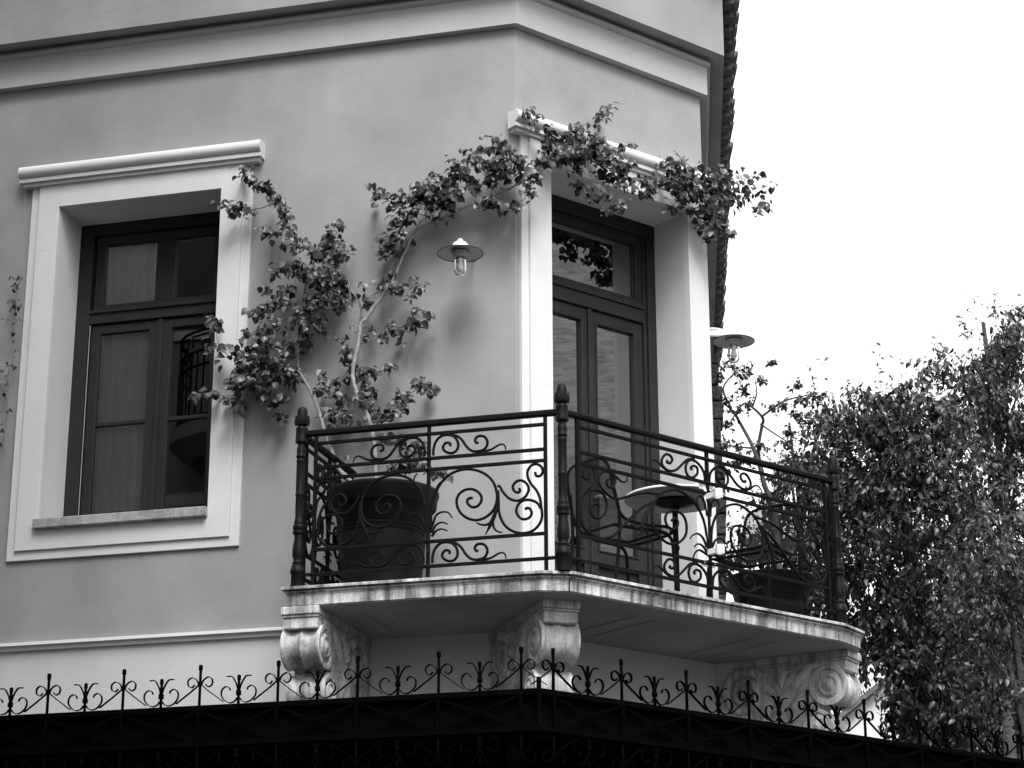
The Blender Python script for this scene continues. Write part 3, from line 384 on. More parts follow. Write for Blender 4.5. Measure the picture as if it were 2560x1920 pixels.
# window joinery at the back of the reveal
WO = -DEP
def bar(F, u0, u1, z0, z1, o0, o1, name, parent, bev=.004): return MB().box(F, u0, u1, o0, o1, z0, z1).build(name, M['wood'], parent, bev=bev)
def pane(F, u0, u1, z0, z1, o, parent): return MB().box(F, u0, u1, o - .002, o + .002, z0, z1).build('pane', M['glass' if F is FA else 'doorglass'], parent)
bar(FA, WX0, -3.255, .832, 3.06, WO - .03, WO + .05, 'jamb', win); bar(FA, -2.225, WX1, .832, 3.06, WO - .03, WO + .05, 'jamb', win)
bar(FA, -3.255, -2.225, 2.375, 2.45, WO - .03, WO + .045, 'transom', win); bar(FA, -3.25, -2.23, 2.45, 2.475, WO - .03, WO + .06, 'transom_drip', win)
bar(FA, -3.235, -2.245, 2.985, 3.05, WO - .02, WO + .025, 'sash_rail', win); bar(FA, -3.235, -2.245, 2.478, 2.52, WO - .02, WO + .025, 'sash_rail', win)
bar(FA, -3.235, -3.165, 2.52, 2.985, WO - .02, WO + .025, 'stile', win); bar(FA, -2.315, -2.245, 2.52, 2.985, WO - .02, WO + .025, 'stile', win); bar(FA, -2.765, -2.615, 2.52, 2.985, WO - .02, WO + .025, 'stile', win)
for x0, x1 in ((-3.24, -2.715), (-2.69, -2.24)):
    bar(FA, x0, x0 + .07, .85, 2.365, WO - .02, WO + .025, 'stile', win); bar(FA, x1 - .075, x1, .85, 2.365, WO - .02, WO + .025, 'stile', win)
    bar(FA, x0 + .07, x1 - .075, 2.3, 2.365, WO - .02, WO + .025, 'sash_rail', win); bar(FA, x0 + .07, x1 - .075, .85, .97, WO - .02, WO + .025, 'sash_rail', win)
    bar(FA, x0 + .07, x1 - .075, 1.605, 1.632, WO - .018, WO + .02, 'glazing_bar', win, .003)
    pane(FA, x0 + .06, x1 - .065, .96, 1.61, WO, win); pane(FA, x0 + .06, x1 - .065, 1.625, 2.31, WO, win)
bar(FA, -2.72, -2.685, .85, 2.365, WO + .0, WO + .04, 'meeting_bead', win)
pane(FA, -3.175, -2.755, 2.51, 2.995, WO, win); pane(FA, -2.625, -2.305, 2.51, 2.995, WO, win)
MB().tube([FA(-3.235, WO + .06, .9), FA(-3.235, WO + .06, 2.36)], .0035, 6).build('espagnolette_rod', M['brass'], win)
# pleated curtain behind the glass
m = MB(); nx = 90; P0 = []
for i in range(nx + 1):
    x = -3.25 + (.48 if i <= nx else 0) * i / nx; o = WO - .075 + .022 * math.sin(i * .55) + .012 * math.sin(i * .21 + 1)
    P0 += [FA(x, o, .85), FA(x, o, 3.06)]
m.add(P0, [(2 * i, 2 * i + 2, 2 * i + 3, 2 * i + 1) for i in range(nx)]); m.build('curtain', M['curtain'], win, smooth=True)
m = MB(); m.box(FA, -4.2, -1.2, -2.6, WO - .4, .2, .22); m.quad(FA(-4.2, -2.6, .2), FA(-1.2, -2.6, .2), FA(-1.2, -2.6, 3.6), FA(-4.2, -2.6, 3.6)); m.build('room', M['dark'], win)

# door in wall B
DO = -.36
door = MB().box(FB, DU0, 1.595, DO - .06, DO + .05, 3.045, 3.148).build('door', M['wood'], house, bev=.004)
a, b2 = surround(FB, DU0, DU1, .004, DZ1, .035, 1.762, .004, 3.348, o=.045, step=.062, bottom=False)
a.build('surround', M['trim'], door, bev=.003); b2.build('surround_edge', M['trim'], door, bev=.003)
hood(FB, -.06, 1.80, door)
for z in (.75, 1.55, 2.35):
    for (x0, x1) in ((.099, DU0 - .001), (DU1 + .001, 1.698)): MB().box(FB, x0, x1, .041, .0454, z, z + .0022).build('joint', M['wall_low'], door)
for (u0, u1, z0, z1, o0, o1, nme) in (
    (1.48, 1.557, .004, 3.045, DO - .06, DO + .05, 'jamb'), (1.452, 1.4795, .004, 3.045, DO - .06, DO + .03, 'jamb_bead'), (DU0 + .003, .40, .004, 3.045, DO - .06, DO + .05, 'jamb'), (.4005, .43, .004, 3.045, DO - .06, DO + .03, 'jamb_bead'),
    (.43, 1.452, 2.375, 2.475, DO - .05, DO + .035, 'transom'), (.43, 1.452, 2.475, 2.505, DO - .05, DO + .05, 'transom_drip'),
    (.43, 1.452, 2.975, 3.045, DO - .05, DO + .02, 'fanlight_rail'), (.43, 1.452, 2.506, 2.552, DO - .05, DO + .02, 'fanlight_rail'), (1.385, 1.451, 2.552, 2.975, DO - .05, DO + .02, 'fanlight_stile'), (.431, .50, 2.552, 2.975, DO - .05, DO + .02, 'fanlight_stile'),
    (1.372, 1.3845, 2.552, 2.975, DO - .03, DO + .008, 'glazing_bead'), (.50, 1.372, 2.5525, 2.562, DO - .03, DO + .008, 'glazing_bead')):
    bar(FB, u0, u1, z0, z1, o0, o1, nme, door, .004)
pane(FB, .49, 1.38, 2.545, 2.985, DO - .01, door)
for k, (x0, x1) in enumerate(((.435, .938), (.944, 1.449))):
    lf = bar(FB, x0, x0 + (.08 if k == 0 else .058), .02, 2.37, DO - .04, DO + .012, 'leaf_stile', door); bar(FB, x1 - (.058 if k == 0 else .075), x1, .02, 2.37, DO - .04, DO + .012, 'leaf_stile', door)
    g0 = x0 + (.08 if k == 0 else .058); g1 = x1 - (.058 if k == 0 else .075)
    bar(FB, g0, g1, 2.29, 2.37, DO - .04, DO + .012, 'leaf_rail', door); bar(FB, g0, g1, .02, .2, DO - .04, DO + .012, 'leaf_rail', door); bar(FB, g0, g1, .52, .62, DO - .04, DO + .012, 'leaf_rail', door)
    bar(FB, g0, g1, .2, .52, DO - .035, DO - .012, 'lower_panel', door)
    for (a0, a1, c0, c1) in ((g0, g0 + .014, .62, 2.29), (g1 - .014, g1, .62, 2.29), (g0 + .014, g1 - .014, 2.276, 2.29), (g0 + .014, g1 - .014, .62, .634)):
        bar(FB, a0 + .0005, a1 - .0005, c0, c1, DO - .03, DO + .02, 'glazing_bead', door, .005)
    pane(FB, g0 + .006, g1 - .006, .625, 2.285, DO - .012, door)
bar(FB, .925, .957, .02, 2.37, DO + .012, DO + .03, 'meeting_bead', door, .006)
m = MB(); m.tube([FB(.975, DO + .012, 1.0), FB(.975, DO + .06, 1.0), FB(1.05, DO + .065, 1.0)], .009, 8); m.build('door_handle', M['brass'], door, smooth=True)
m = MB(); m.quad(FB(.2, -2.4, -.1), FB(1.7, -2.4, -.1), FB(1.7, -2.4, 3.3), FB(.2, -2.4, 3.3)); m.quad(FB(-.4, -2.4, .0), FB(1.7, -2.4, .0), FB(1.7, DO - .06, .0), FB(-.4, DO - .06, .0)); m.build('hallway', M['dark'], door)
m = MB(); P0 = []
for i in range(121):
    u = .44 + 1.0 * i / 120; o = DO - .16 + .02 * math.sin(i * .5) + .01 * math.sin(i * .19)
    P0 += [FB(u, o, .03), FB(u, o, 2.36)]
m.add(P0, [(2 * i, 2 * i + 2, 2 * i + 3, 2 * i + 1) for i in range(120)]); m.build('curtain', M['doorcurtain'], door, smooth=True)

# roof: deck, fascia boarding and clay tiles along the eaves of B and C
rf = MB(); rp = [Vector((q.x, q.y, 5.0)) for q in opath(PATH, .26)]; ridge = [Vector((AL, 3.5, 6.8)), Vector((-2.2, 3.5, 6.8)), Vector((-2.2, 3.5, 6.8)), Vector((-3.2, 9.8, 6.8))]
rf.add(rp + ridge, [(0, 1, 5, 4), (1, 2, 5), (2, 3, 7, 5)]); roof = rf.build('roof', M['tile'], house)
run(MB(), PATH, [(.0, 4.972), (.21, 4.972), (.21, 4.992), (.0, 4.992)]).build('eave_board', M['wood'], roof)
def tile_mesh(up):
    m = MB(); n = 8; r0, r1 = .105, .09; V = []
    for o, rr in ((0, r0), (-.42, r1)):
        for th in (0, .014):
            for i in range(n + 1):
                an = math.pi * i / n; V.append((math.cos(an) * (rr - th), o, math.sin(an) * (rr - th) * (1 if up else -.6)))
    k = n + 1; Fc = []
    for i in range(n):
        Fc += [(i, i + 1, 2 * k + i + 1, 2 * k + i), (k + i, 3 * k + i, 3 * k + i + 1, k + i + 1), (i, k + i, k + i + 1, i + 1), (2 * k + i, 2 * k + i + 1, 3 * k + i + 1, 3 * k + i)]
    Fc += [(0, 2 * k, 3 * k, k), (n, k + n, 3 * k + n, 2 * k + n)]
    m.add(V, Fc); me = m.mesh('roof_tile', True); me.materials.append(M['tile']); return me
TU, TD = tile_mesh(True), tile_mesh(False)
def place_tiles(P, ax, out, cnt, pitch):
    for i in range(cnt):
        for k, me in ((0, TD), (.5, TU)):
            o = bpy.data.objects.new('roof_tile', me); COL.objects.link(o); o.parent = roof
            q = P + ax * (pitch * (i + k)) + out * random.uniform(-.012, .012); z = 5.07 + (.0 if k == 0 else .005) + random.uniform(-.004, .004)
            tilt = Matrix.Rotation(R(-16), 4, 'X') @ Matrix.Rotation(R(random.uniform(-1.5, 1.5)), 4, 'Z')
            Rm = Matrix(((ax.x, out.x, 0, q.x), (ax.y, out.y, 0, q.y), (0, 0, 1, z), (0, 0, 0, 1)))
            o.matrix_basis = Rm @ tilt
for i in range(42):                                     # rafter tails carrying the side eave
    q = FC(.1 + .22 * i, 0, 0); MB().box(frame((q.x, q.y, 0), tC, nC), .0, .115, .205, .288, 4.962, 5.03).build('rafter_tail', M['tile'], roof)
place_tiles(FB(-.1, .315, 0), tB, nB, 9, .22); place_tiles(FC(.12, .315, 0), tC, nC, 40, .22)

# rough stone pier behind the house (at the far end of its side wall)
pier = MB(); random.seed(3); pv = []
Fp = frame(FC(7.9, 0, GZ), nC, tC)
blocks = 0
sp = thing('stone_pier', FC(7.9, .2, GZ), 'rough dark stone pier at the far end of the side wall, under the tiled eave', 'pier')
z = 0.0
while z < 9.55:
    h = random.uniform(.16, .26); u0 = random.uniform(-.1, -.02); u1 = .29 + random.uniform(-.025, .03); o0 = random.uniform(-.02, .02)
    MB().box(Fp, u0, u1, o0, .5 + o0, z, z + h - .015).build('stone_block', M['stone'], sp, bev=.02); z += h

# ------------------------------------------------------------------ balcony: marble slab on three carved consoles
bal = thing('balcony', (.3, -.5, -.116), 'weathered white marble balcony slab wrapping the house corner on carved scroll consoles', 'balcony')
r2 = FB(2.16, .98, 0); rC = r2 + tC * 1.35; wC = FC((rC - E0).dot(tC), -.2, 0)
POLY = [(-1.195, .12), (-1.195, -1.055), (.42, -1.055)] + [tuple(FB(-.43, 1.068, 0).xy), tuple(FB(1.885, 1.068, 0).xy), tuple(r2.xy), tuple(rC.xy), tuple(wC.xy), tuple(FC(0, -.15, 0).xy), tuple(FB(.1, -.16, 0).xy)]
def inset(poly, d):
    P = [Vector(q) for q in poly]; n = len(P); out = []
    for i in range(n):
        d0 = (P[i] - P[i - 1]).normalized(); d1 = (P[(i + 1) % n] - P[i]).normalized()
        n0 = Vector((-d0.y, d0.x)); n1 = Vector((-d1.y, d1.x)); b = (n0 + n1).normalized(); out.append(P[i] + b * (d / max(.4, b.dot(n0))))
    return out
rings = [(.006, 0), (.0, -.004), (.0, -.018), (.030, -.0195), (.031, -.026), (.015, -.029), (.018, -.036), (.028, -.044), (.03, -.050), (.033, -.052), (.035, -.112), (.040, -.116)]
V = []; Fc = []; n = len(POLY)
for d, z in rings: V += [(q.x, q.y, z) for q in inset(POLY, d)]
for i in range(len(rings) - 1):
    for j in range(n): Fc.append((i * n + j, (i + 1) * n + j, (i + 1) * n + (j + 1) % n, i * n + (j + 1) % n))
Fc.append(tuple(range(n))); Fc.append(tuple(range(len(rings) * n - 1, (len(rings) - 1) * n - 1, -1)))
slab = MB().add(V, Fc).build('slab', M['marble'], bal)
sp_ = [(q.x, q.y) for q in inset(POLY, .044)]; MB().add([(x, y, z) for z in (-.1195, -.1165) for x, y in sp_], [tuple(range(n - 1, -1, -1)), tuple(range(n, 2 * n))] + [(i, (i + 1) % n, n + (i + 1) % n, n + i) for i in range(n)]).build('soffit', M['soffitm'], slab)
# shallow raised strips under the slab
for (F, u0, u1, o0, o1) in ((FA, -.78, -.755, .2, .8), (FA, -.62, -.595, .2, .8), (FB, .3, .325, .2, .78), (FB, .47, .495, .2, .78), (FB, 1.32, 1.345, .2, .78), (FB, 1.52, 1.545, .2, .78)):
    MB().box(F, u0, u1, o0, o1, -.127, -.1198).build('soffit_strip', M['soffitm'], slab, bev=.003)
# dark butt joints in the marble nosing
for q in (FB(-.43, 1.07, 0), FB(.72, 1.07, 0)):
    MB().extr(frame((q.x, q.y, 0), tB, nB), [(-.0012 - d, z) for d, z in rings] + [(-.06, -.115), (-.06, .0)], -.0016, .0016).build('joint', M['soil'], slab)

def spiral(c, r0, r1, turns, a0, sgn=1, n=44):
    out = []
    for i in range(n + 1):
        t = i / n; r = r0 + (r1 - r0) * t ** .8; a = a0 + sgn * 2 * math.pi * turns * t; out.append((c[0] + r * math.cos(a), c[1] + r * math.sin(a)))
    return out
def console(org, dirv, W, label):
    """a carved console: d runs out from the wall, w across, z down from the slab"""
    d = Vector(dirv).normalized(); wv = Vector((-d.y, d.x, 0)); org = Vector(org)
    def K(dd, ww, z): q = org + d * dd + wv * ww; return Vector((q.x, q.y, z))
    def KF(u, o, z): return K(o, u, z)                # u across, o outwards
    body = [(-.15, -.245), (.86, -.245), (.9, -.30), (.9, -.44), (.80, -.475), (.83, -.53), (.84, -.62), (.78, -.68), (.62, -.72), (.44, -.80), (.25, -.92), (.1, -1.02), (-.15, -1.02)]
    c = MB().extr(KF, body, .012, W - .012).build('console', M['corbel'], bal, bev=.006, label=label)
    # abacus: three stepped mouldings
    for (z0, z1, e) in ((-.168, -.1198, .0), (-.185, -.1685, -.012), (-.252, -.1855, -.022)):
        MB().box(KF, -e * .5 - .0, W + e * .5, -.15, 1.035 + e, z0, z1).build('abacus', M['corbel'], c, bev=.005)
    # fluted front volute and the smaller one below
    for (cd, cz, rad, a0, a1, nm) in ((.885, -.345, .137, R(-150), R(150), 'volute'), (.795, -.60, .105, R(-150), R(60), 'lower_volute')):
        V = []; Fc = []; na, nw = 26, 25
        for i in range(na + 1):
            an = a0 + (a1 - a0) * i / na
            for j in range(nw + 1):
                t = j / nw; x = abs(t - .5) * 2
                prof = 1.0 if x > .86 else (.90 + .10 * max(0, (x - .78) / .08) if x > .78 else (.90 - .10 * math.cos((x - .45) / .33 * math.pi / 2) if x > .13 else .86 + .09 * math.cos(x / .13 * math.pi / 2)))
                V.append(K(cd + rad * prof * math.cos(an), W * t, cz + rad * prof * math.sin(an)))
        for i in range(na):
            for j in range(nw): Fc.append((i * (nw + 1) + j, (i + 1) * (nw + 1) + j, (i + 1) * (nw + 1) + j + 1, i * (nw + 1) + j + 1))
        MB().add(V, Fc).build(nm, M['corbel'], c, smooth=True)
        # scrolled end discs
        for side in (0, 1):
            w0 = 0.0 if side == 0 else W; sg = -1 if side == 0 else 1
            m = MB(); k = 28
            pr = [(1.0, -.002), (.97, .004), (.78, .004), (.74, -.006), (.60, -.004), (.56, .006), (.42, .010), (.38, .002), (.30, .006), (.14, .016), (.0, .02)]
            V = []; Fc = []
            for q, h in pr:
                for j in range(k):
                    an = 2 * math.pi * j / k; V.append(K(cd + rad * max(q, .001) * math.cos(an), w0 + sg * h, cz + rad * max(q, .001) * math.sin(an)))
            for i in range(len(pr) - 1):
                for j in range(k): Fc.append((i * k + j, i * k + (j + 1) % k, (i + 1) * k + (j + 1) % k, (i + 1) * k + j))
            m.add(V, Fc); m.build('scroll_eye', M['corbel'], c, smooth=True)
    # relief on both sides: rear volute, S-band, acanthus
    for side in (0, 1):
        w0 = .012 if side == 0 else W - .012
        def P3(L): return [K(a, w0, b) for a, b in L]
        upv = wv
        sp_ = spiral((.27, -.345), .165, .02, 2.4, R(40), 1)
        MB().tube(P3(sp_), [.030 - .018 * i / (len(sp_) - 1) for i in range(len(sp_))], 8, up=upv, flat=(1.25, 1.15)).build('side_scroll', M['corbel'], c, smooth=True)
        band = [(.90, -.20), (.83, -.198), (.76, -.215), (.70, -.26), (.64, -.33), (.575, -.41), (.52, -.49), (.47, -.58), (.42, -.68)]
        MB().tube(spline(P3(band), 4), [.016 + .022 * min(1, i / 20) for i in range(33)], 8, up=upv, flat=(1.3, 1.0)).build('side_band', M['corbel'], c, smooth=True)
        MB().tube(spline(P3([(x + .062, z - .03) for x, z in band[2:]]), 4), .007, 6, up=upv).build('side_fillet', M['corbel'], c, smooth=True)
        for lf in ([(.53, -.36), (.50, -.31), (.47, -.27), (.46, -.235)], [(.55, -.34), (.545, -.28), (.57, -.24), (.62, -.225)], [(.50, -.36), (.45, -.33), (.42, -.29)], [(.56, -.33), (.60, -.30), (.625, -.265), (.60, -.245)], [(.47, -.42), (.43, -.45), (.415, -.50), (.44, -.54)], [(.46, -.50), (.40, -.55), (.36, -.62)]):
            L = spline(P3(lf), 4); MB().tube(L, [.004 + .02 * math.sin(math.pi * (i + .5) / len(L)) for i in range(len(L))], 7, up=upv, flat=(1.3, 1.2)).build('acanthus_leaf', M['corbel'], c, smooth=True)
    return c
console((-.956 - .24, 0, 0), (0, -1, 0), .24, 'left console, under the slab end by the window')
_d = Vector((.559, -.829, 0)); console(Vector((-.168, -.021, 0)) - _d * .05, _d, .24, 'middle console on the house corner')
_d = Vector((.961, -.279, 0)); console(Vector((1.004, 1.39, 0)) - _d * .04, _d, .235, 'right console, seen from the side')

# ------------------------------------------------------------------ balcony railing (black wrought iron, cast posts)
rail = thing('balcony_railing', (.5, -.95, 0), 'black wrought iron balcony railing with scrolls and cast corner posts', 'railing')
RZ = [(.982, .019, .021), (.914, .010, .009), (.758, .010, .009), (.688, .010, .009), (.238, .010, .009), (.086, .010, .009)]
POSTP = [(1560, 55), (1440, 53), (1430, 62), (1415, 62), (1400, 58), (1370, 50), (1365, 42), (1345, 47), (1335, 38), (1310, 40), (1290, 48), (1240, 48), (1190, 42), (1150, 36), (1115, 36), (1105, 50), (1085, 50), (1080, 42), (1065, 50), (1040, 50), (1030, 40), (1015, 43), (1000, 38), (960, 33), (800, 32), (790, 38), (770, 38), (760, 32), (520, 32), (510, 37), (490, 37), (480, 30), (470, 40), (455, 40), (445, 34), (420, 38), (390, 36), (370, 28), (355, 30), (345, 50), (325, 52), (310, 48), (240, 48), (230, 50), (215, 44), (205, 30)]
FIN = [(205, 30), (195, 40), (170, 44), (130, 45), (90, 42), (60, 38), (45, 27), (36, 12), (32, .5)]
def post(q):
    x, y = q; s = 1.165 / 1528
    p = MB().lathe([(w * .00077, (1560 - yy) * s) for yy, w in POSTP], (x, y, 0), 28).build('post', M['castiron'], rail, smooth=True)
    MB().lathe([(w * .00077, (1560 - yy) * s) for yy, w in FIN], (x, y, 0), 28).build('finial', M['castiron'], p, smooth=True)
    for k in range(6):                                  # cast leaves wrapping the finial
        a = 2 * math.pi * (k + .3) / 6; c, s_ = math.cos(a), math.sin(a)
        L = [(x + c * r, y + s_ * r, z) for r, z in ((.034, 1.04), (.037, 1.065), (.037, 1.09), (.041, 1.105))]
        MB().tube(spline(L, 3), [.011, .012, .012, .012, .011, .010, .008, .006, .005, .003], 6).build('finial_leaf', M['castiron'], p, smooth=True)
    for k in range(12):                                 # fluting ribs on the shaft
        a = 2 * math.pi * k / 12; c, s_ = math.cos(a), math.sin(a)
        MB().tube([(x + c * .0245, y + s_ * .0245, .46), (x + c * .0245, y + s_ * .0245, .575)], .0028, 5).build('flute', M['castiron'], p)
        MB().tube([(x + c * .0245, y + s_ * .0245, .612), (x + c * .0245, y + s_ * .0245, .79)], .0028, 5).build('flute', M['castiron'], p)
    return p
KZ = Vector((.545, -.985)); PL = Vector((-1.118, -.967)); PR = FB(1.94, .975, 0).xy; PCE = (PR + tC.xy * 1.15)
for q in (PL, KZ, PR): post(q)
def section(P, Q, a0, a1, half, shapes, rscale=1.0, uscale=1.0, only=None):
    """rails, uprights and mirrored scrollwork between two posts; a0,a1 distances of the end uprights, half the half-panel"""
    P3, Q3 = Vector((P[0], P[1], 0)), Vector((Q[0], Q[1], 0)); ax = (Q3 - P3).normalized(); L = (Q3 - P3).length; out = Vector((ax.y, -ax.x, 0)); F = frame(P3, ax, out)
    for i, (z, hz, ho) in enumerate(RZ):
        u0, u1 = (0.025, L - .025) if i in (0, 5) else (a0, a1)
        if i == 0: MB().extr(F, [(-.021, z - .012), (-.012, z - .019), (.012, z - .019), (.021, z - .012), (.021, z + .008), (.014, z + .019), (-.014, z + .019), (-.021, z + .008)], u0, u1).build('handrail', M['iron'], rail)
        else: MB().box(F, u0, u1, -ho, ho, z - hz, z + hz).build('rail', M['iron'], rail, bev=.002)
    mid = (a0 + a1) / 2
    for u in (a0, mid, a1):
        MB().box(F, u - .0105, u + .0105, -.0105, .0105, .002 if u != mid else .002, .964).build('upright', M['iron'], rail, bev=.002)
        for z in ((.914, .758, .688, .238, .086) if u == mid else (.086,)):
            b = MB(); c = F(u, 0, z); b.ball(c, .019, 8, (1, 1, .8)); b.build('knot', M['iron'], rail, smooth=True)
    for sg in (1, -1):
        for k, pts in shapes.items():
            if only and k not in only: continue
            for dz in ((0, -.672) if k[0] == 'S' else (0,)):
                Lp = spline([F(mid + sg * u * uscale, 0, z + dz) for u, z in pts], 4); n = len(Lp)
                if k == 'M5': rr = [.004 + .009 * math.sin(math.pi * min(1, .15 + i / n)) for i in range(n)]
                elif k[0] == 'C' or k in ('M6', 'M7', 'S3', 'M8'): rr = [.009 - .005 * i / n for i in range(n)]
                else: rr = [.0088 * rscale] * n
                fl = (1.0, .75) if k in ('S3', 'M8') else None
                MB().tube(Lp, rr, 7, up=out, flat=fl).build('leaf_scroll' if k[0] == 'C' or k in ('M5', 'M6', 'M7') else 'scroll', M['iron'], rail, smooth=True)
LA_ = (KZ - PL).length; LB_ = (PR - KZ).length
section(PL, KZ, .097, LA_ - .105, .73, SA)
section(KZ, PR, .118, LB_ - .098, 1.1, SB)
section((-1.09, -.02), PL, .06, .86, .43, SA, uscale=.545)
section(PR, PCE, .09, 1.09, .43, SA, uscale=.68)

# white flag-pole bracket screwed to the middle of the right-hand railing
fb = thing('flag_pole_bracket', FB(.74, 1.0, .2), 'white metal flag pole bracket with two rings bolted to the balcony railing', 'bracket')
FK = frame(FB(.735, .98, 0), tB, nB)
MB().box(FK, -.018, .018, .016, .022, .255, .715).build('bar', M['white'], fb, bev=.002)
for z, hh in ((.735, .022), (.238, .024)):
    MB().box(FK, -.055, .06, .0115, .0158, z - hh, z + hh).build('clamp_plate', M['white'], fb, bev=.002)
    for u in (-.042, .045):
        MB().tube([FK(u, .01, z - .004), FK(u, .034, z - .004)], .0045, 8).build('bolt', M['brass'], fb)
for z in (.665, .305):
    MB().box(FK, -.012, .012, .022, .105, z - .018, z + .018).build('arm', M['white'], fb, bev=.002)
    c = FK(0, .128, z); m = MB(); V = []; Fc = []; k = 24
    for (r, zz) in ((.028, -.028), (.028, .028), (.0245, .028), (.0245, -.028)):
        for j in range(k): a = 2 * math.pi * j / k; V.append((c.x + r * math.cos(a), c.y + r * math.sin(a), c.z + zz))
    for i in range(4):
        for j in range(k): Fc.append((i * k + j, i * k + (j + 1) % k, ((i + 1) % 4) * k + (j + 1) % k, ((i + 1) % 4) * k + j))
    m.add(V, Fc); m.build('ring', M['white'], fb, smooth=True)

# ------------------------------------------------------------------ wall lamps
def lamp(c, back, label, box=False):
    """c = centre of the shade; back = unit vector from the lamp to its wall, len = arm"""
    c = Vector(c); t = thing('wall_lamp', c + back, label, 'lamp', 'enamel wall lamps')
    sh = [(.052, .040), (.058, .034), (.075, .026), (.11, .014), (.148, .001), (.150, -.002)]
    MB().lathe(sh, c, 48).build('shade', M['enamel'], t, smooth=True)
    MB().lathe([(.148, -.002), (.11, .010), (.075, .021), (.058, .028), (.050, .030)], c, 48).build('shade_underside', M['lampin'], t, smooth=True)
    m = MB(); m.tube([(c.x + .150 * math.cos(2 * math.pi * i / 48), c.y + .150 * math.sin(2 * math.pi * i / 48), c.z - .002) for i in range(49)], .0035, 6, up=(0, 0, 1)); m.build('rim', M['lampdk'], t, smooth=True)
    MB().lathe([(.057, .030), (.056, .045), (.052, .060), (.040, .074), (.026, .080), (.019, .082), (.019, .092), (.014, .100), (.001, .103)], c, 32).build('cap', M['enamel'], t, smooth=True)
    MB().lathe([(.052, .030), (.054, .012), (.052, -.004), (.047, -.010), (.047, -.030), (.03, -.032)], c, 32).build('gallery', M['lampin'], t, smooth=True)
    m = MB(); m.tube([(c.x + .054 * math.cos(2 * math.pi * i / 32), c.y + .054 * math.sin(2 * math.pi * i / 32), c.z + .012) for i in range(33)], .004, 6, up=(0, 0, 1)); m.build('gasket', M['lampdk'], t, smooth=True)
    MB().lathe([(.043, -.02), (.0435, -.06), (.0435, -.115), (.040, -.135), (.031, -.152), (.018, -.162), (.001, -.165)], c, 32).build('glass_jar', M['jar'], t, smooth=True)
    MB().lathe([(.016, -.03), (.016, -.062), (.012, -.066), (.017, -.082), (.022, -.10), (.0215, -.114), (.015, -.126), (.001, -.131)], c, 20).build('bulb', M['bulb'], t, smooth=True)
    b = Vector(back); L = b.length; bd = b.normalized(); F = frame((c.x, c.y, c.z), bd, Vector((bd.y, -bd.x, 0)))
    MB().tube(spline([F(0, 0, .07), F(L * .35, 0, .085), F(L * .7, 0, .10), F(L - .008, 0, .10)], 4), .009, 8).build('arm', M['enamel'], t, smooth=True)
    if box: MB().box(F, .045, L - .012, -.018, .018, .045, .082).build('arm_cover', M['enamel'], t, bev=.004)
    MB().box(F, L - .0118, L, -.022, .022, .075, .125).build('wall_plate', M['enamel'], t, bev=.004)
lamp(FA(-.287, .33, 2.352), Vector((0, .33, 0)), 'enamel wall lamp with clear glass jar on the plaster below the arching vine')
lamp(FC(.1, .187, 2.245), nC * -.187, 'enamel wall lamp by the door edge, seen against the sky', True)

# ------------------------------------------------------------------ pots
def pot(c, r, h, label):
    t = thing('flower_pot', c, label, 'pot')
    k = r; rb = r * .66
    pr = [(rb * .9, 0), (rb, .01), (rb + (k * .86 - rb) * .28, h * .24), (rb + (k * .86 - rb) * .28 - .004, h * .245), (rb + (k * .86 - rb) * .32, h * .27), (rb + (k * .86 - rb) * .32 - .004, h * .275), (rb + (k * .86 - rb) * .35, h * .30)]
    for q in (.58, .615, .65): pr += [(rb + (k * .86 - rb) * q, h * q), (rb + (k * .86 - rb) * q - .005, h * (q + .006)), (rb + (k * .86 - rb) * (q + .012), h * (q + .012))]
    pr += [(k * .85, h * .84), (k * .86, h * .845)]
    MB().lathe(pr, c, 56).build('body', M['pot'], t, smooth=True)
    MB().lathe([(k * .86, h * .845), (k * .93, h * .835), (k * .955, h * .85), (k * .97, h * .93), (k, h * .965), (k, h * .99), (k * .985, h), (k * .9, h), (k * .88, h * .9)], c, 56).build('rim', M['pot'], t, smooth=True)
    MB().lathe([(k * .89, h * .92), (k * .5, h * .935), (.001, h * .94)], c, 40).build('soil', M['soil'], t)
pot((-.735, -.505, .001), .355, .70, 'big dark ribbed flower pot on the balcony, the bougainvillea growing in it')
_p = FB(1.93, .36, .001); pot(_p, .315, .43, 'low wide dark flower pot beside the perforated chair at the balcony end')

# ------------------------------------------------------------------ bistro table and two chairs
tc = FB(.93, .50, 0); tb = thing('bistro_table', tc, 'round white topped bistro table on one dark leg behind the railing', 'table')
MB().lathe([(.001, .7815), (.315, .7815), (.3295, .788)], (tc.x, tc.y, 0), 64).build('underside', M['tableund'], tb, smooth=True)
MB().lathe([(.328, .7875), (.333, .791), (.333, .799), (.327, .805), (.30, .807), (.001, .807)], (tc.x, tc.y, 0), 64).build('top', M['tabletop'], tb, smooth=True)
MB().lathe([(.02, .715), (.035, .735), (.12, .758), (.135, .768), (.135, .7805), (.001, .7805)], (tc.x, tc.y, 0), 40).build('bearing_plate', M['iron'], tb, smooth=True)
MB().lathe([(.024, .02), (.024, .09), (.03, .10), (.024, .11), (.019, .12), (.019, .45), (.024, .455), (.024, .475), (.019, .48), (.019, .715), (.026, .73)], (tc.x, tc.y, 0), 20).build('column', M['iron'], tb, smooth=True)
for k in range(3):
    a = 2 * math.pi * k / 3 + .5; d = Vector((math.cos(a), math.sin(a), 0)); L = [Vector((tc.x, tc.y, .09)) + d * .02, Vector((tc.x, tc.y, .075)) + d * .12, Vector((tc.x, tc.y, .02)) + d * .24, Vector((tc.x, tc.y, .008)) + d * .28]
    MB().tube(spline(L, 4), .012, 8).build('foot', M['iron'], tb, smooth=True)
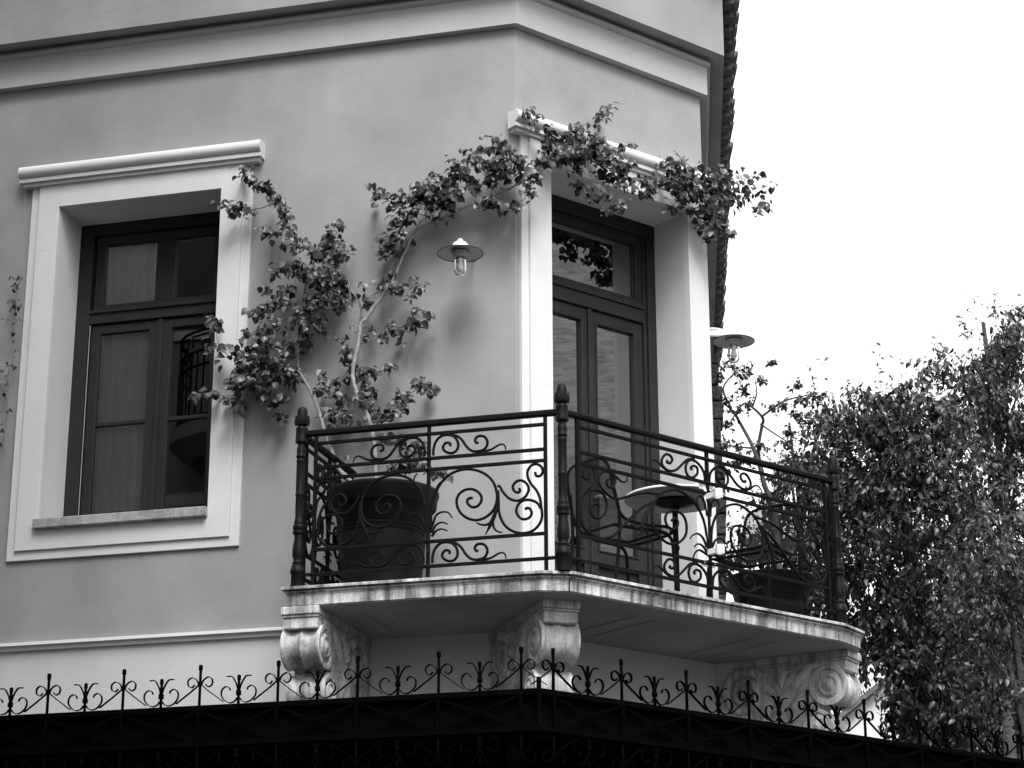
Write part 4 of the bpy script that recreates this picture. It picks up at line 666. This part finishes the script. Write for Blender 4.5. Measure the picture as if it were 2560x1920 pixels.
def chair(org, fwd, label):
    f = Vector(fwd).normalized(); sd = Vector((-f.y, f.x, 0)); org = Vector(org)
    def K(x, y, z): q = org + f * x + sd * y; return Vector((q.x, q.y, z))
    t = thing('perforated_chair', org, label, 'chair', 'perforated steel chairs')
    prof = [(-.085, .885, .085), (-.083, .872, .15), (-.075, .84, .19), (-.062, .78, .205), (-.045, .70, .21), (-.028, .63, .215), (-.012, .575, .212), (.01, .525, .21), (.045, .495, .212), (.10, .483, .216), (.18, .478, .222), (.27, .482, .225), (.37, .492, .223), (.43, .49, .215), (.455, .475, .195), (.46, .462, .15)]
    n = 14; V = []; UV = []; s = 0; px = None
    for x, z, hw in prof:
        if px: s += math.hypot(x - px[0], z - px[1])
        px = (x, z)
        for j in range(n + 1):
            y = hw * (2 * j / n - 1); dish = .022 * (1 - (y / .21) ** 2)
            back = z > .53; V.append(K(x - (dish if back else 0), y, z - (0 if back else dish * .8))); UV.append((y, s))
    Fc = [(i * (n + 1) + j, i * (n + 1) + j + 1, (i + 1) * (n + 1) + j + 1, (i + 1) * (n + 1) + j) for i in range(len(prof) - 1) for j in range(n)]
    me = MB().add(V, Fc).mesh('seat_shell', True); uvl = me.uv_layers.new(name='UVMap')
    for lp in me.loops: uvl.data[lp.index].uv = UV[lp.vertex_index]
    put('seat_shell', me, M['mesh'], t)
    edge = [K(x, -hw, z) for x, z, hw in prof] + [K(x, hw, z) for x, z, hw in reversed(prof)]; edge.append(edge[0])
    MB().tube(spline(edge, 2), .0105, 8).build('rim', M['iron'], t, smooth=True)
    for sg in (-1, 1):
        MB().tube(spline([K(.02, sg * .14, .465), K(.15, sg * .19, .452), K(.36, sg * .215, .455), K(.43, sg * .218, .42), K(.445, sg * .22, .34), K(.47, sg * .228, .0)], 4), .0115, 8).build('front_leg', M['iron'], t, smooth=True)
        MB().tube(spline([K(-.045, sg * .20, .72), K(-.012, sg * .222, .55), K(-.01, sg * .225, .42), K(-.03, sg * .23, .25), K(-.07, sg * .235, .0)], 4), .0115, 8).build('rear_leg', M['iron'], t, smooth=True)
    MB().tube([K(.02, -.14, .465), K(.02, .14, .465)], .009, 8).build('crossbar', M['iron'], t, smooth=True)
    MB().tube([K(.36, -.2, .455), K(.36, .2, .455)], .009, 8).build('crossbar', M['iron'], t, smooth=True)
chair(FB(.2, .56, 0), tB, 'black perforated steel chair in front of the door, left of the round table')
chair(FB(1.72, .56, 0), -tB * .95 + nB * .3, 'black perforated steel chair right of the round table, by the low pot')

# hair-thin wires that hold up the vine
for pts, lab in (([FB(1.772, .2, 2.95), FB(1.80, .2, 2.62), FC(.1, .19, 2.35)], 'thin white wire hanging from the vine down to the lamp by the sky'),
                 ([FA(-3.608, .1, 3.42), FA(-3.6, .08, 2.9), FA(-3.59, .06, 2.6)], 'thin pale wire hanging beside the left edge of the window'),
                 ([FA(-.045, .012, 3.31), FA(-.055, .06, 3.22), FA(-.066, .12, 3.14)], 'short pale wire from a wall hook to the arching vine')):
    wo_ = MB(); wo_.tube(pts, .0011, 5); o = wo_.build('support_wire', M['brass']); tag(o, lab, 'wire', 'wires holding the vine')

# ------------------------------------------------------------------ bougainvillea trained over the wall and the door
def leaf_template(wd=.36, fold=.10, droop=.16):
    v = [(0, 0, 0), (0, .33, .0), (0, .68, -.02), (0, 1, -droop), (-wd, .22, fold), (-wd * 1.12, .48, fold * .9), (-wd * .62, .78, fold * .2), (wd, .22, fold), (wd * 1.12, .48, fold * .9), (wd * .62, .78, fold * .2)]
    f = [(0, 1, 4), (1, 5, 4), (1, 2, 6, 5), (2, 3, 6), (0, 7, 1), (1, 7, 8), (1, 8, 9, 2), (2, 9, 3)]
    return v, f
LV, LF = leaf_template(); LV2, LF2 = leaf_template(.27, .06, .3); LV3, LF3 = leaf_template(.42, .18, .05)
def leaf_matrix(p, direction, normal, size):
    y = Vector(direction).normalized(); n = Vector(normal); x = y.cross(n)
    if x.length < 1e-4: x = y.orthogonal()
    x.normalize(); z = x.cross(y)
    return Matrix(((x.x * size, y.x * size, z.x * size, p[0]), (x.y * size, y.y * size, z.y * size, p[1]), (x.z * size, y.z * size, z.z * size, p[2]), (0, 0, 0, 1)))
def leaf_cloud(name, mats_, tmpl, mat, parent):
    V = []; Fc = []
    for mtx, (tv, tf) in zip(mats_, tmpl):
        k = len(V)
        for q in tv: V.append(tuple(mtx @ Vector(q)))
        for q in tf: Fc.append(tuple(i + k for i in q))
    me = bpy.data.meshes.new(name); me.from_pydata(V, [], Fc); me.update(); me.shade_smooth()
    return put(name, me, mat, parent, kind='stuff')
random.seed(21)
vine = thing('bougainvillea', (-.735, -.505, .65), 'leafy bougainvillea with two bare stems climbing from the big pot to arch over the door', 'vine')
for lst in (STEMS_A, STEMS_B):
    for pts, r0, r1 in lst:
        L = spline(pts, 4); n = len(L); L = [q + Vector((random.uniform(-1, 1), random.uniform(-1, 1), random.uniform(-1, 1))) * .0022 for q in L]
        MB().tube(L, [(r0 + (r1 - r0) * i / n) * random.uniform(.9, 1.12) for i in range(n)], 8).build('stem', M['bark'], vine, smooth=True)
leaves = []; twig = MB()
for lst, nrm, tan in ((CL_A, Vector((0, -1, 0)), Vector((1, 0, 0))), (CL_B, nB, tB)):
    for (x, y, z, rx, rz, n) in lst:
        c = Vector((x, y, z)); n = int(n * 2.9 + .5); npt = max(1, round(n / 5)); hubs = []
        for _ in range(npt):
            h = c + tan * random.gauss(0, rx * .42) + Vector((0, 0, random.gauss(0, rz * .42))) + nrm * random.gauss(.03, .05)
            hubs.append(h)
            twig.tube([c + (h - c) * .0 + nrm * -.01, c + (h - c) * .55 + Vector((0, 0, .006)), h], [.0022, .0018, .0012], 5)
        for i in range(n):
            h = random.choice(hubs); p = h + tan * random.gauss(0, rx * .34) + Vector((0, 0, random.gauss(0, rz * .34))) + nrm * random.gauss(.0, .035)
            out = (p - c); d = tan * (random.gauss(0, .7) + out.dot(tan) * 8) + Vector((0, 0, -1)) * random.uniform(.1, 1.1) + nrm * random.gauss(.25, .4)
            nn = nrm * random.uniform(.3, 1.2) + Vector((0, 0, 1)) * random.uniform(.2, 1.2) + tan * random.gauss(0, .5)
            size = random.uniform(.038, .066) * random.choice((1, 1, 1, .7, 1.12))
            leaves.append((size, leaf_matrix(p, d, nn, size), random.choice(((LV, LF), (LV, LF), (LV3, LF3), (LV2, LF2)))))
twig.build('twigs', M['bark'], vine, kind='stuff')
leaves.sort(key=lambda q: -q[0])
LM = []
for v_, f_ in ((LV, LF), (LV2, LF2), (LV3, LF3)):
    me = bpy.data.meshes.new('leaf'); me.from_pydata(v_, [], f_); me.update(); me.shade_smooth(); me.materials.append(M['leaf_o']); LM.append((v_, me))
for size, mtx, tm in leaves[:300]:
    me = [q for q in LM if q[0] is tm[0]][0][1]; o = bpy.data.objects.new('leaf', me); COL.objects.link(o); o.parent = vine
    o.matrix_parent_inverse = Matrix.Translation(-ROOTLOC[vine.name]); o.matrix_basis = mtx
leaf_cloud('foliage', [q[1] for q in leaves[300:]], [q[2] for q in leaves[300:]], M['leaf'], vine)

# small dry creeper left of the window
cr = thing('dry_creeper', (-3.64, -.05, 1.3), 'sparse half dry creeper hanging on the wall left of the window', 'creeper')
CP = [(-3.60, 2.63), (-3.64, 2.55), (-3.635, 2.42), (-3.64, 2.30), (-3.61, 2.18), (-3.645, 2.0), (-3.66, 1.83), (-3.63, 1.71), (-3.66, 1.51), (-3.64, 1.36)]
MB().tube(spline([FA(x, .05, z) for x, z in CP], 4), .0032, 6).build('stem', M['bark'], cr, smooth=True)
MB().tube(spline([FA(-3.75, .05, 2.02), FA(-3.70, .06, 1.95), FA(-3.655, .06, 1.85)], 4), .003, 6).build('stem', M['bark'], cr, smooth=True)
MB().tube(spline([FA(-3.66, .06, 2.57), FA(-3.60, .08, 2.62), FA(-3.56, .08, 2.60)], 4), .0024, 6).build('stem', M['bark'], cr, smooth=True)
for i in range(62):
    t = random.random() ** 1.25 * (len(CP) - 1); k = int(t); a, b = CP[k], CP[min(k + 1, len(CP) - 1)]; q = FA(a[0] + (b[0] - a[0]) * (t - k) + random.gauss(0, .028), .05 + random.uniform(0, .05), a[1] + (b[1] - a[1]) * (t - k) + random.gauss(0, .02))
    me = random.choice(LM)[1]; o = bpy.data.objects.new('leaf', me); COL.objects.link(o); o.parent = cr; o.matrix_parent_inverse = Matrix.Translation(-ROOTLOC[cr.name])
    o.matrix_basis = leaf_matrix(q, (random.gauss(0, .7), random.gauss(-.3, .3), -random.random()), (random.gauss(0, .5), -1, random.random()), random.uniform(.022, .045))

# ------------------------------------------------------------------ iron canopy in front of the ground floor
ZC = -1.075; CA, CB_ = 3.0, 2.505
can = thing('iron_canopy', (.9, -3.0, GZ), 'black iron canopy with scrolled cresting and crossed bars along the ground floor', 'canopy')
XA = [.807 - .4177 * i for i in range(9)]; UB = [-1.787 + .4425 * i for i in range(10)]
PA0, PA1 = FA(-3.4, CA, 0), FA(.807, CA, 0); PK = FA(.894, CA, 0); PB0, PB1 = FB(-1.787, CB_, 0), FB(2.6, CB_, 0)
CPATH = [PA0.xy, PK.xy, PB1.xy]
s_ = .00076                                   # metres per drawing unit of the motif
run(MB(), CPATH, [(-.010, ZC - .026), (.014, ZC - .026), (.014, ZC), (-.010, ZC)]).build('top_rail', M['canopy'], can)
run(MB(), CPATH, [(-.010, ZC - .205), (.014, ZC - .205), (.014, ZC - .180), (-.010, ZC - .180)]).build('lower_rail', M['canopy'], can)
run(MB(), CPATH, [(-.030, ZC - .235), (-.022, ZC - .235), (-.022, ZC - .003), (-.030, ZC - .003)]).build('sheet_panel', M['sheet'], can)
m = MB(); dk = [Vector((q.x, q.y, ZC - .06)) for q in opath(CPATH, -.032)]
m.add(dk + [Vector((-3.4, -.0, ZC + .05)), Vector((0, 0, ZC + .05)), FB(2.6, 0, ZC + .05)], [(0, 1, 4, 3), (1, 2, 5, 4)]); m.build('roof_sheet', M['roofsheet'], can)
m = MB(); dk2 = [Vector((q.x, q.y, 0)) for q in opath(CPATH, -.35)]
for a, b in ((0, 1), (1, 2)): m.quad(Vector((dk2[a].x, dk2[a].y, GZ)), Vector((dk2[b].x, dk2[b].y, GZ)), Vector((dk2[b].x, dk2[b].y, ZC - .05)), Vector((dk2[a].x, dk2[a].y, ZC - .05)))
m.build('interior_shadow', M['sheet'], can)  # dark sheet added in place of the shade inside the canopy
_cache = {}
def motif_mesh(key, build):
    if key not in _cache: _cache[key] = build()
    return _cache[key]
def inst(name, me, F, u):
    """place a motif mesh (built in local u,o,z) on the frame at u"""
    o = bpy.data.objects.new(name, me); COL.objects.link(o); o.parent = can; o.matrix_parent_inverse = Matrix.Translation(-ROOTLOC[can.name])
    c = F(u, 0, 0); x = F(u + 1, 0, 0) - c; y = F(u, 1, 0) - c
    o.matrix_basis = Matrix(((x.x, y.x, 0, c.x), (x.y, y.y, 0, c.y), (0, 0, 1, 0), (0, 0, 0, 1)))
def ribbon(pts, wdt=.007, th=.0022):
    """flat strap bent to a curve, its width across the motif plane"""
    L = spline([Vector((x, 0, z)) for x, z in pts], 4); m = MB(); V = []; n = len(L)
    for i in range(n):
        t = (L[min(i + 1, n - 1)] - L[max(i - 1, 0)]).normalized(); nn = Vector((-t.z, 0, t.x))
        for (a, b) in ((th, wdt), (-th, wdt), (-th, -wdt), (th, -wdt)): V.append(L[i] + nn * a + Vector((0, b, 0)))
    Fc = [(i * 4 + j, i * 4 + (j + 1) % 4, i * 4 + 4 + (j + 1) % 4, i * 4 + 4 + j) for i in range(n - 1) for j in range(4)] + [(3, 2, 1, 0), tuple(range(4 * n - 4, 4 * n))]
    return m.add(V, Fc)
def fin(me):
    me.materials.append(M['canopy']); return me
def FL(u, o, z): return Vector((u, o, z))
def tall(sg):
    z0 = ZC if sg > 0 else ZC - .205
    m = MB(); h = 275 * s_
    m.box(FL, -.0055, .0055, -.0055, .0055, min(z0, z0 + sg * h * .86), max(z0, z0 + sg * h * .86)); m.tube([(0, 0, z0 + sg * h * k) for k in (.80, .84, .87, .97, .995, 1.0)], [.005, .006, .0105, .0105, .008, .003], 8)
    return fin(m.mesh('finial_bar', True))
def low(sg):
    z0 = ZC if sg > 0 else ZC - .205
    m = MB(); h = 195 * s_
    m.box(FL, -.0055, .0055, -.0055, .0055, min(z0, z0 + sg * h * .8), max(z0, z0 + sg * h * .8)); m.tube([(0, 0, z0 + sg * h * k) for k in (.78, .82, .97, 1.0)], [.006, .0095, .0095, .003], 8); m.box(FL, -.011, .011, -.009, .009, z0 + sg * h * .38 - .012, z0 + sg * h * .38 + .012)
    return fin(m.mesh('short_bar', True))
def curl(pts, mx, sg, dx=0, per=.4177):
    z0 = ZC if sg > 0 else ZC - .205; k = per / (526 * s_)
    return fin(ribbon([(mx * (x * s_ * k), z0 + sg * y * s_) for x, y in pts]).mesh('strap_scroll', False))
UPC = [(9, 135), (22, 170), (55, 190), (82, 172), (80, 138), (55, 124), (38, 142)]
DIA = [(10, 138), (60, 96), (110, 58), (160, 20)]
CIR = [(-8, 42), (-25, 20), (-55, 10), (-90, 25), (-115, 60), (-113, 98), (-88, 119), (-64, 110), (-57, 92)]
LEA = [(3, 60), (8, 105), (22, 145), (42, 178), (55, 186), (82, 186)]
def canopy_side(F, us, per):
    for i, u in enumerate(us):
        for sg in (1, -1):
            inst('finial_bar', motif_mesh(('t', sg), lambda: tall(sg)), F, u)
            for mx in (1, -1):
                inst('strap_scroll', motif_mesh(('u', sg, mx), lambda: curl(UPC, mx, sg)), F, u)
                if (mx > 0 and i < len(us) - 1) or (mx < 0 and i > 0) or True:
                    inst('diagonal_strap', motif_mesh(('d', sg, mx, per), lambda: curl(DIA, mx, sg, per=per)), F, u)
        b = MB(); b.box(FL, -.008, .008, .0, .012, ZC - .180, ZC - .026); inst('upright', motif_mesh('up', lambda: fin(b.mesh('upright'))), F, u)
        if i == len(us) - 1: continue
        um = (u + us[i + 1]) / 2
        for sg in (1, -1):
            inst('short_bar', motif_mesh(('l', sg), lambda: low(sg)), F, um)
            for mx in (1, -1):
                inst('strap_scroll', motif_mesh(('c', sg, mx, per), lambda: curl(CIR, mx, sg, per=per)), F, um)
                inst('leaf_strap', motif_mesh(('e', sg, mx), lambda: curl(LEA, mx, sg)), F, um)
        for mx in (1, -1):
            hw = per / 2 - .009
            def xb():
                q = MB(); a = Vector((-hw * mx, 0, ZC - .03)); c = Vector((hw * mx, 0, ZC - .176)); t = (c - a).normalized(); nn = Vector((-t.z, 0, t.x)) * .006; oo = .002 if mx > 0 else .0065
                q.add([a + nn + Vector((0, oo, 0)), a - nn + Vector((0, oo, 0)), c - nn + Vector((0, oo, 0)), c + nn + Vector((0, oo, 0)), a + nn + Vector((0, oo + .004, 0)), a - nn + Vector((0, oo + .004, 0)), c - nn + Vector((0, oo + .004, 0)), c + nn + Vector((0, oo + .004, 0))],
                      [(0, 3, 2, 1), (4, 5, 6, 7), (0, 1, 5, 4), (1, 2, 6, 5), (2, 3, 7, 6), (3, 0, 4, 7)]); return fin(q.mesh('cross_bar'))
            inst('cross_bar', motif_mesh(('x', mx, per), xb), F, um)
        def ro():
            q = MB()
            for j in range(8): a = 2 * math.pi * j / 8; q.ball((.014 * math.cos(a), .016, ZC - .103 + .014 * math.sin(a)), .0065, 5, (1, .7, 1))
            q.ball((0, .019, ZC - .103), .008, 6, (1, .7, 1)); return fin(q.mesh('rosette', True))
        inst('rosette', motif_mesh('ro', ro), F, um)
FAc = frame((0, -CA, 0), (1, 0, 0), (0, -1, 0)); _o = FB(0, CB_, 0); FBc = frame((_o.x, _o.y, 0), tB, nB)
canopy_side(FAc, XA[::-1], .4177); canopy_side(FBc, UB, .4425)
MB().box(frame((PK.x, PK.y, 0), Vector((.9, .45, 0)), Vector((.45, -.9, 0))), -.01, .01, -.01, .012, ZC - .20, ZC + .055).build('corner_bar', M['canopy'], can)
for q in (FA(-3.2, CA - .05, 0), FA(-1.2, CA - .05, 0), FA(.75, CA - .08, 0), FB(-.4, CB_ - .05, 0), FB(1.3, CB_ - .05, 0)):
    MB().tube([(q.x, q.y, GZ + .13), (q.x, q.y, ZC - .21)], .03, 12).build('column', M['canopy'], can, smooth=True)

# ------------------------------------------------------------------ trees behind the house
TLV = [(0, 0, 0), (0, .5, .0), (0, 1, -.18), (-.26, .34, .09), (-.20, .68, .02), (.26, .34, .09), (.20, .68, .02)]
TLF = [(0, 1, 3), (1, 4, 3), (1, 2, 4), (0, 5, 1), (1, 5, 6), (1, 6, 2)]
def tree(name, label, blobs, base, mat, dens, size, seed, depth=1.0, trunk_r=.12):
    random.seed(seed); t = thing(name, base, label, 'tree', 'trees behind the house')
    B = Vector(base); zs = sorted(b[2] for b in blobs); cx = sum(b[0] for b in blobs) / len(blobs); cy = blobs[0][1]
    top = Vector((cx, cy, zs[-1]))
    tr = [B, B + (top - B) * .25 + Vector((.15, .1, 0)), B + (top - B) * .5 + Vector((-.1, .05, 0)), B + (top - B) * .75 + Vector((.08, 0, 0)), top]
    L = spline(tr, 5); MB().tube(L, [trunk_r * (1 - .85 * i / len(L)) for i in range(len(L))], 10).build('trunk', M['treebark'], t, smooth=True)
    ms = []; tw = MB()
    for (x, y, z, rx, rz) in blobs:
        c = Vector((x, y + random.uniform(-.3, .3) * depth, z)); ry = max(rx, rz) * depth
        # a limb from the trunk
        zz = max(B.z + .8, z - 1.0); f = min(1, max(0, (zz - B.z) / max(.1, top.z - B.z))); s0 = L[int(f * (len(L) - 1))]
        mb = MB(); mb.tube(spline([s0, s0 + (c - s0) * .5 + Vector((0, 0, .12)), c], 5), [.035 - .025 * i / 10 for i in range(11)], 6); mb.build('limb', M['treebark'], t, smooth=True)
        for _ in range(max(3, int(15 * dens * rx * rz / .2))):
            while True:
                q = Vector((random.uniform(-1, 1), random.uniform(-1, 1), random.uniform(-1, 1)))
                if q.length < 1.08: break
            e = c + Vector((q.x * rx, q.y * ry, q.z * rz)); drift = Vector((random.gauss(0, .55), random.gauss(-.25, .5), random.uniform(-1.2, .15))).normalized()
            ln = random.uniform(.2, .42); tw.tube([c + (e - c) * .35, e, e + drift * ln], [.007, .005, .002], 4)
            for k in range(random.randint(20, 32)):
                s = random.random(); p = e + drift * ln * s + Vector((random.gauss(0, .055), random.gauss(0, .055), random.gauss(0, .04)))
                d = drift * .5 + Vector((random.gauss(0, .6), random.gauss(0, .6), random.gauss(-.75, .4)))
                nn = Vector((random.gauss(0, .6), random.gauss(-.2, .6), random.uniform(.1, 1.2)))
                ms.append(leaf_matrix(p, d, nn, size * random.uniform(.5, 1.35)))
    # wispy sprigs standing out of the outline
    for (x, y, z, rx, rz) in blobs:
        for _ in range(4):
            a = random.uniform(.1, math.pi - .1); e = Vector((x + math.cos(a) * rx * 1.1, y + random.uniform(-.3, .3), z + math.sin(a) * rz * 1.1)); d = Vector((math.cos(a) * .5, random.gauss(0, .3), math.sin(a) + .4)).normalized(); ln = random.uniform(.15, .45)
            tw.tube([e - d * .55, e + d * ln * .5, e + d * ln], [.005, .003, .0015], 4)
            for k in range(random.randint(5, 11)):
                p = e + d * ln * random.uniform(0, 1.05) + Vector((random.gauss(0, .03), random.gauss(0, .03), random.gauss(0, .03))); ms.append(leaf_matrix(p, (random.gauss(0, .7), random.gauss(0, .6), random.gauss(-.3, .5)), (random.gauss(0, .6), -.4, random.random()), size * random.uniform(.5, 1)))
    tw.build('branches', M['treebark'], t, kind='stuff')
    leaf_cloud('crown', ms, [(TLV, TLF)] * len(ms), mat, t)
    return len(ms)
nl = 0
TR_F = TR_F[:3]; TR_M[10] = (1.9, 9.0, 1.2, .45, .42); TR_M[13] = (2.05, 9.0, .62, .5, .41); TR_M.pop(12); TR_L = [b for i, b in enumerate(TR_L) if i not in (8, 9)]
TR_R += [(2.99, 12.0, 5.95, .2, .25), (2.75, 12.0, 5.65, .2, .2)]
nl += tree('leafy_tree', 'dense broad tree with drooping leaves right beside the balcony end', TR_M, (1.7, 9.2, GZ), M['treeleaf'], 2.9, .078, 1)
nl += tree('leafy_tree', 'tall loose tree rising highest at the right edge of the sky', TR_R, (2.7, 12.2, GZ), M['treeleaf'], 2.2, .080, 2)
nl += tree('leafy_tree', 'brighter drooping tree in the right foreground corner, partly hiding the others', TR_F, (2.9, 6.7, GZ), M['treeleaf2'], 3.0, .066, 4, trunk_r=.08)
nl += tree('leafy_tree', 'loose gappy tree seen through the scrolls of the balcony railing', TR_L, (.6, 10.7, GZ), M['treeleaf'], 2.5, .072, 5, trunk_r=.07)
nl += tree('leafy_tree', 'tree farthest back, low behind the others, foliage shade put into its nearly black leaves', [(1.9, 16, 3.2, .7, .6), (2.9, 16, 3.5, .8, .7), (1.6, 16, 2.3, .6, .5), (2.4, 16, 2.5, .8, .7), (3.2, 16, 2.6, .8, .7), (1.7, 16, 1.3, .7, .7), (2.7, 16, 1.4, .9, .8), (3.3, 16, 1.3, .7, .8), (2.0, 16, .4, .8, .6), (3.0, 16, .3, .9, .7)], (2.3, 16.2, GZ), M['treeleaf_shade'], 2.4, .11, 9, trunk_r=.14)
# the thin young tree by the lamp
random.seed(11)
sp2 = thing('young_tree', (.9, 6.0, GZ), 'thin young tree with bare twigs and few leaves below the lamp by the sky', 'tree', 'trees behind the house')
MB().tube(spline([(.95, 6.0, GZ), (.9, 6.05, -2), (.93, 6.0, 0), (.86, 6.0, 2.21)], 6), [.05 - .022 * i / 18 for i in range(19)], 8).build('trunk', M['treebark'], sp2, smooth=True)
for i, L in enumerate(SAP):
    q = spline([Vector(p) + Vector((0, .1 * math.sin(k * .9) * (1 if i % 2 else -1), 0)) for k, p in enumerate(L)], 4); n = len(q); r0 = (.028, .02, .012, .009, .012, .01, .01)[i]
    MB().tube(q, [r0 * (1 - .7 * k / n) for k in range(n)], 7).build('branch', M['treebark'], sp2, smooth=True)
ms = []; tw = MB()
for (x, y, z, s) in SAPL:
    c = Vector((x, y, z))
    for k in range(8):
        e = c + Vector((random.gauss(0, s * 1.25), random.gauss(0, s), random.gauss(0, s))); tw.tube([c + Vector((0, .02, -.03)), e], [.004, .0015], 4)
        for j in range(7): ms.append(leaf_matrix(c + (e - c) * random.uniform(.2, 1.1), (random.gauss(0, .7), random.gauss(0, .5), random.gauss(-.5, .5)), (random.gauss(0, .6), -.5, random.random()), random.uniform(.028, .055)))
tw.build('twigs', M['treebark'], sp2, kind='stuff'); leaf_cloud('crown', ms, [(TLV, TLF)] * len(ms), M['treeleaf'], sp2)

# ------------------------------------------------------------------ neighbours
nb = thing('gabled_house', (1.4, 27, GZ), 'pale gabled house far behind the trees, one roof slope showing under the console', 'house')
GH = [(-1.1, GZ), (4.4, GZ), (4.4, 3.0), (1.65, 5.25), (-1.1, 3.25)]
m = MB(); m.add([(x, 25, z) for x, z in GH] + [(x, 31, z) for x, z in GH], [(4, 3, 2, 1, 0), (5, 6, 7, 8, 9), (0, 1, 6, 5), (1, 2, 7, 6), (0, 5, 9, 4)]); m.build('wall', M['wall_low'], nb)
m = MB(); m.add([(-1.3, 24.8, 3.17), (1.65, 24.8, 5.33), (1.65, 31.2, 5.33), (-1.3, 31.2, 3.17), (4.6, 24.8, 2.92), (4.6, 31.2, 2.92)], [(0, 1, 2, 3), (1, 4, 5, 2)]); o = m.build('roof', M['tile'], nb); sd = o.modifiers.new('thick', 'SOLIDIFY'); sd.thickness = .09
MB().box(FW, .9, 1.8, 24.93, 24.995, 1.2, 2.6).build('window', M['wood'], nb)

# the house across the street, mirrored in the window
ob = thing('opposite_house', (-14, -9, GZ), 'tall plastered house across the narrow lane, mirrored in the window panes', 'house')
FO = frame((-.65, -6.5, GZ), (-1, 0, 0), (0, 1, 0))         # u runs to -x, o towards our house
holes = []
m = MB(); m.box(FO, 0, 26, -9, 0, 0, 17.6); m.build('wall', M['facade'], ob)
m = MB(); m.box(FO, -.2, 26.2, -9.2, .28, 17.6, 17.95); m.build('cornice', M['facadetrim'], ob)
m = MB(); m.box(FO, 0, 26, .0, .09, 4.6, 4.85); m.build('string_course', M['facadetrim'], ob)
for fl in range(3):
    for k in range(8):
        u = 1.6 + k * 3.05; z = 1.0 + fl * 4.3
        wn = MB().box(FO, u - .62, u + .62, .002, .05, z - .1, z + 2.5).build('window', M['facadetrim'], ob); MB().box(FO, u - .46, u + .46, .052, .07, z + .02, z + 2.36).build('shutter', M['wood'], wn)
def round_balcony(u, z):
    V = []; k = 16; top = [(u + 1.15 * math.cos(math.pi * i / k), .95 * math.sin(math.pi * i / k) ** .7) for i in range(k + 1)]
    m = MB(); n = k + 1
    V = [FO(a, b + .05, z) for a, b in top] + [FO(a, b + .05, z - .14) for a, b in top] + [FO(u + (a - u) * .8, b * .8 + .05, z - .3) for a, b in top]
    m.add(V, [(i, i + 1, n + i + 1, n + i) for i in range(k)] + [(n + i, n + i + 1, 2 * n + i + 1, 2 * n + i) for i in range(k)] + [tuple(range(n)), tuple(range(3 * n - 1, 2 * n - 1, -1))])
    sl_ = m.build('balcony_slab', M['facade'], ob)
    for zz in (.08, .62, .78, 1.0): MB().tube([FO(u + (a - u) * .94, b * .94 + .05, z + zz) for a, b in top], .016, 6).build('balcony_rail', M['iron'], sl_)
    for i in range(k * 2 + 1):
        t = math.pi * i / (2 * k); a, b = u + 1.08 * math.cos(t), .89 * math.sin(t) ** .7 + .05; MB().tube([FO(a, b, z), FO(a, b, z + .78)], .011, 5).build('baluster', M['iron'], sl_)
        if i % 4 == 0 and i < 2 * k:
            t2 = t + math.pi / (2 * k) * 3; c2 = (u + 1.08 * math.cos(t2), .89 * math.sin(t2) ** .7 + .05); mid_ = ((a + c2[0]) / 2, (b + c2[1]) / 2)
            MB().tube([FO(a, b, z + .83), FO(a, b, z + .95), FO(c2[0], c2[1], z + .95), FO(c2[0], c2[1], z + .84), FO(mid_[0], mid_[1], z + .84), FO(mid_[0], mid_[1], z + .90)], .012, 4).build('key_pattern', M['iron'], sl_)
round_balcony(3.72, 8.3); round_balcony(9.8, 8.3); round_balcony(9.8, 12.6)

# the house round the corner on the right, mirrored in the door panes
rh = thing('combed_render_house', (19, 2, GZ), 'house on the right with combed pale render, mirrored in the door glass', 'house')
FR = frame((15.5, -7, GZ), (0, 1, 0), (-1, 0, 0))
m = MB(); m.box(FR, 0, 16, -8, 0, 0, 15.0); m.build('wall', M['comb'], rh)
m = MB(); m.box(FR, -.2, 16.2, -8.2, .3, 15.0, 15.3); m.build('cornice', M['facadetrim'], rh)
for k in range(4):
    for fl in range(3):
        u = 1.7 + k * 4.2; z = .9 + fl * 2.9; wn = MB().box(FR, u - .6, u + .6, .002, .06, z - .1, z + 2.1).build('window', M['facadetrim'], rh); MB().box(FR, u - .45, u + .45, .062, .08, z, z + 2.0).build('shutter', M['wood'], wn)
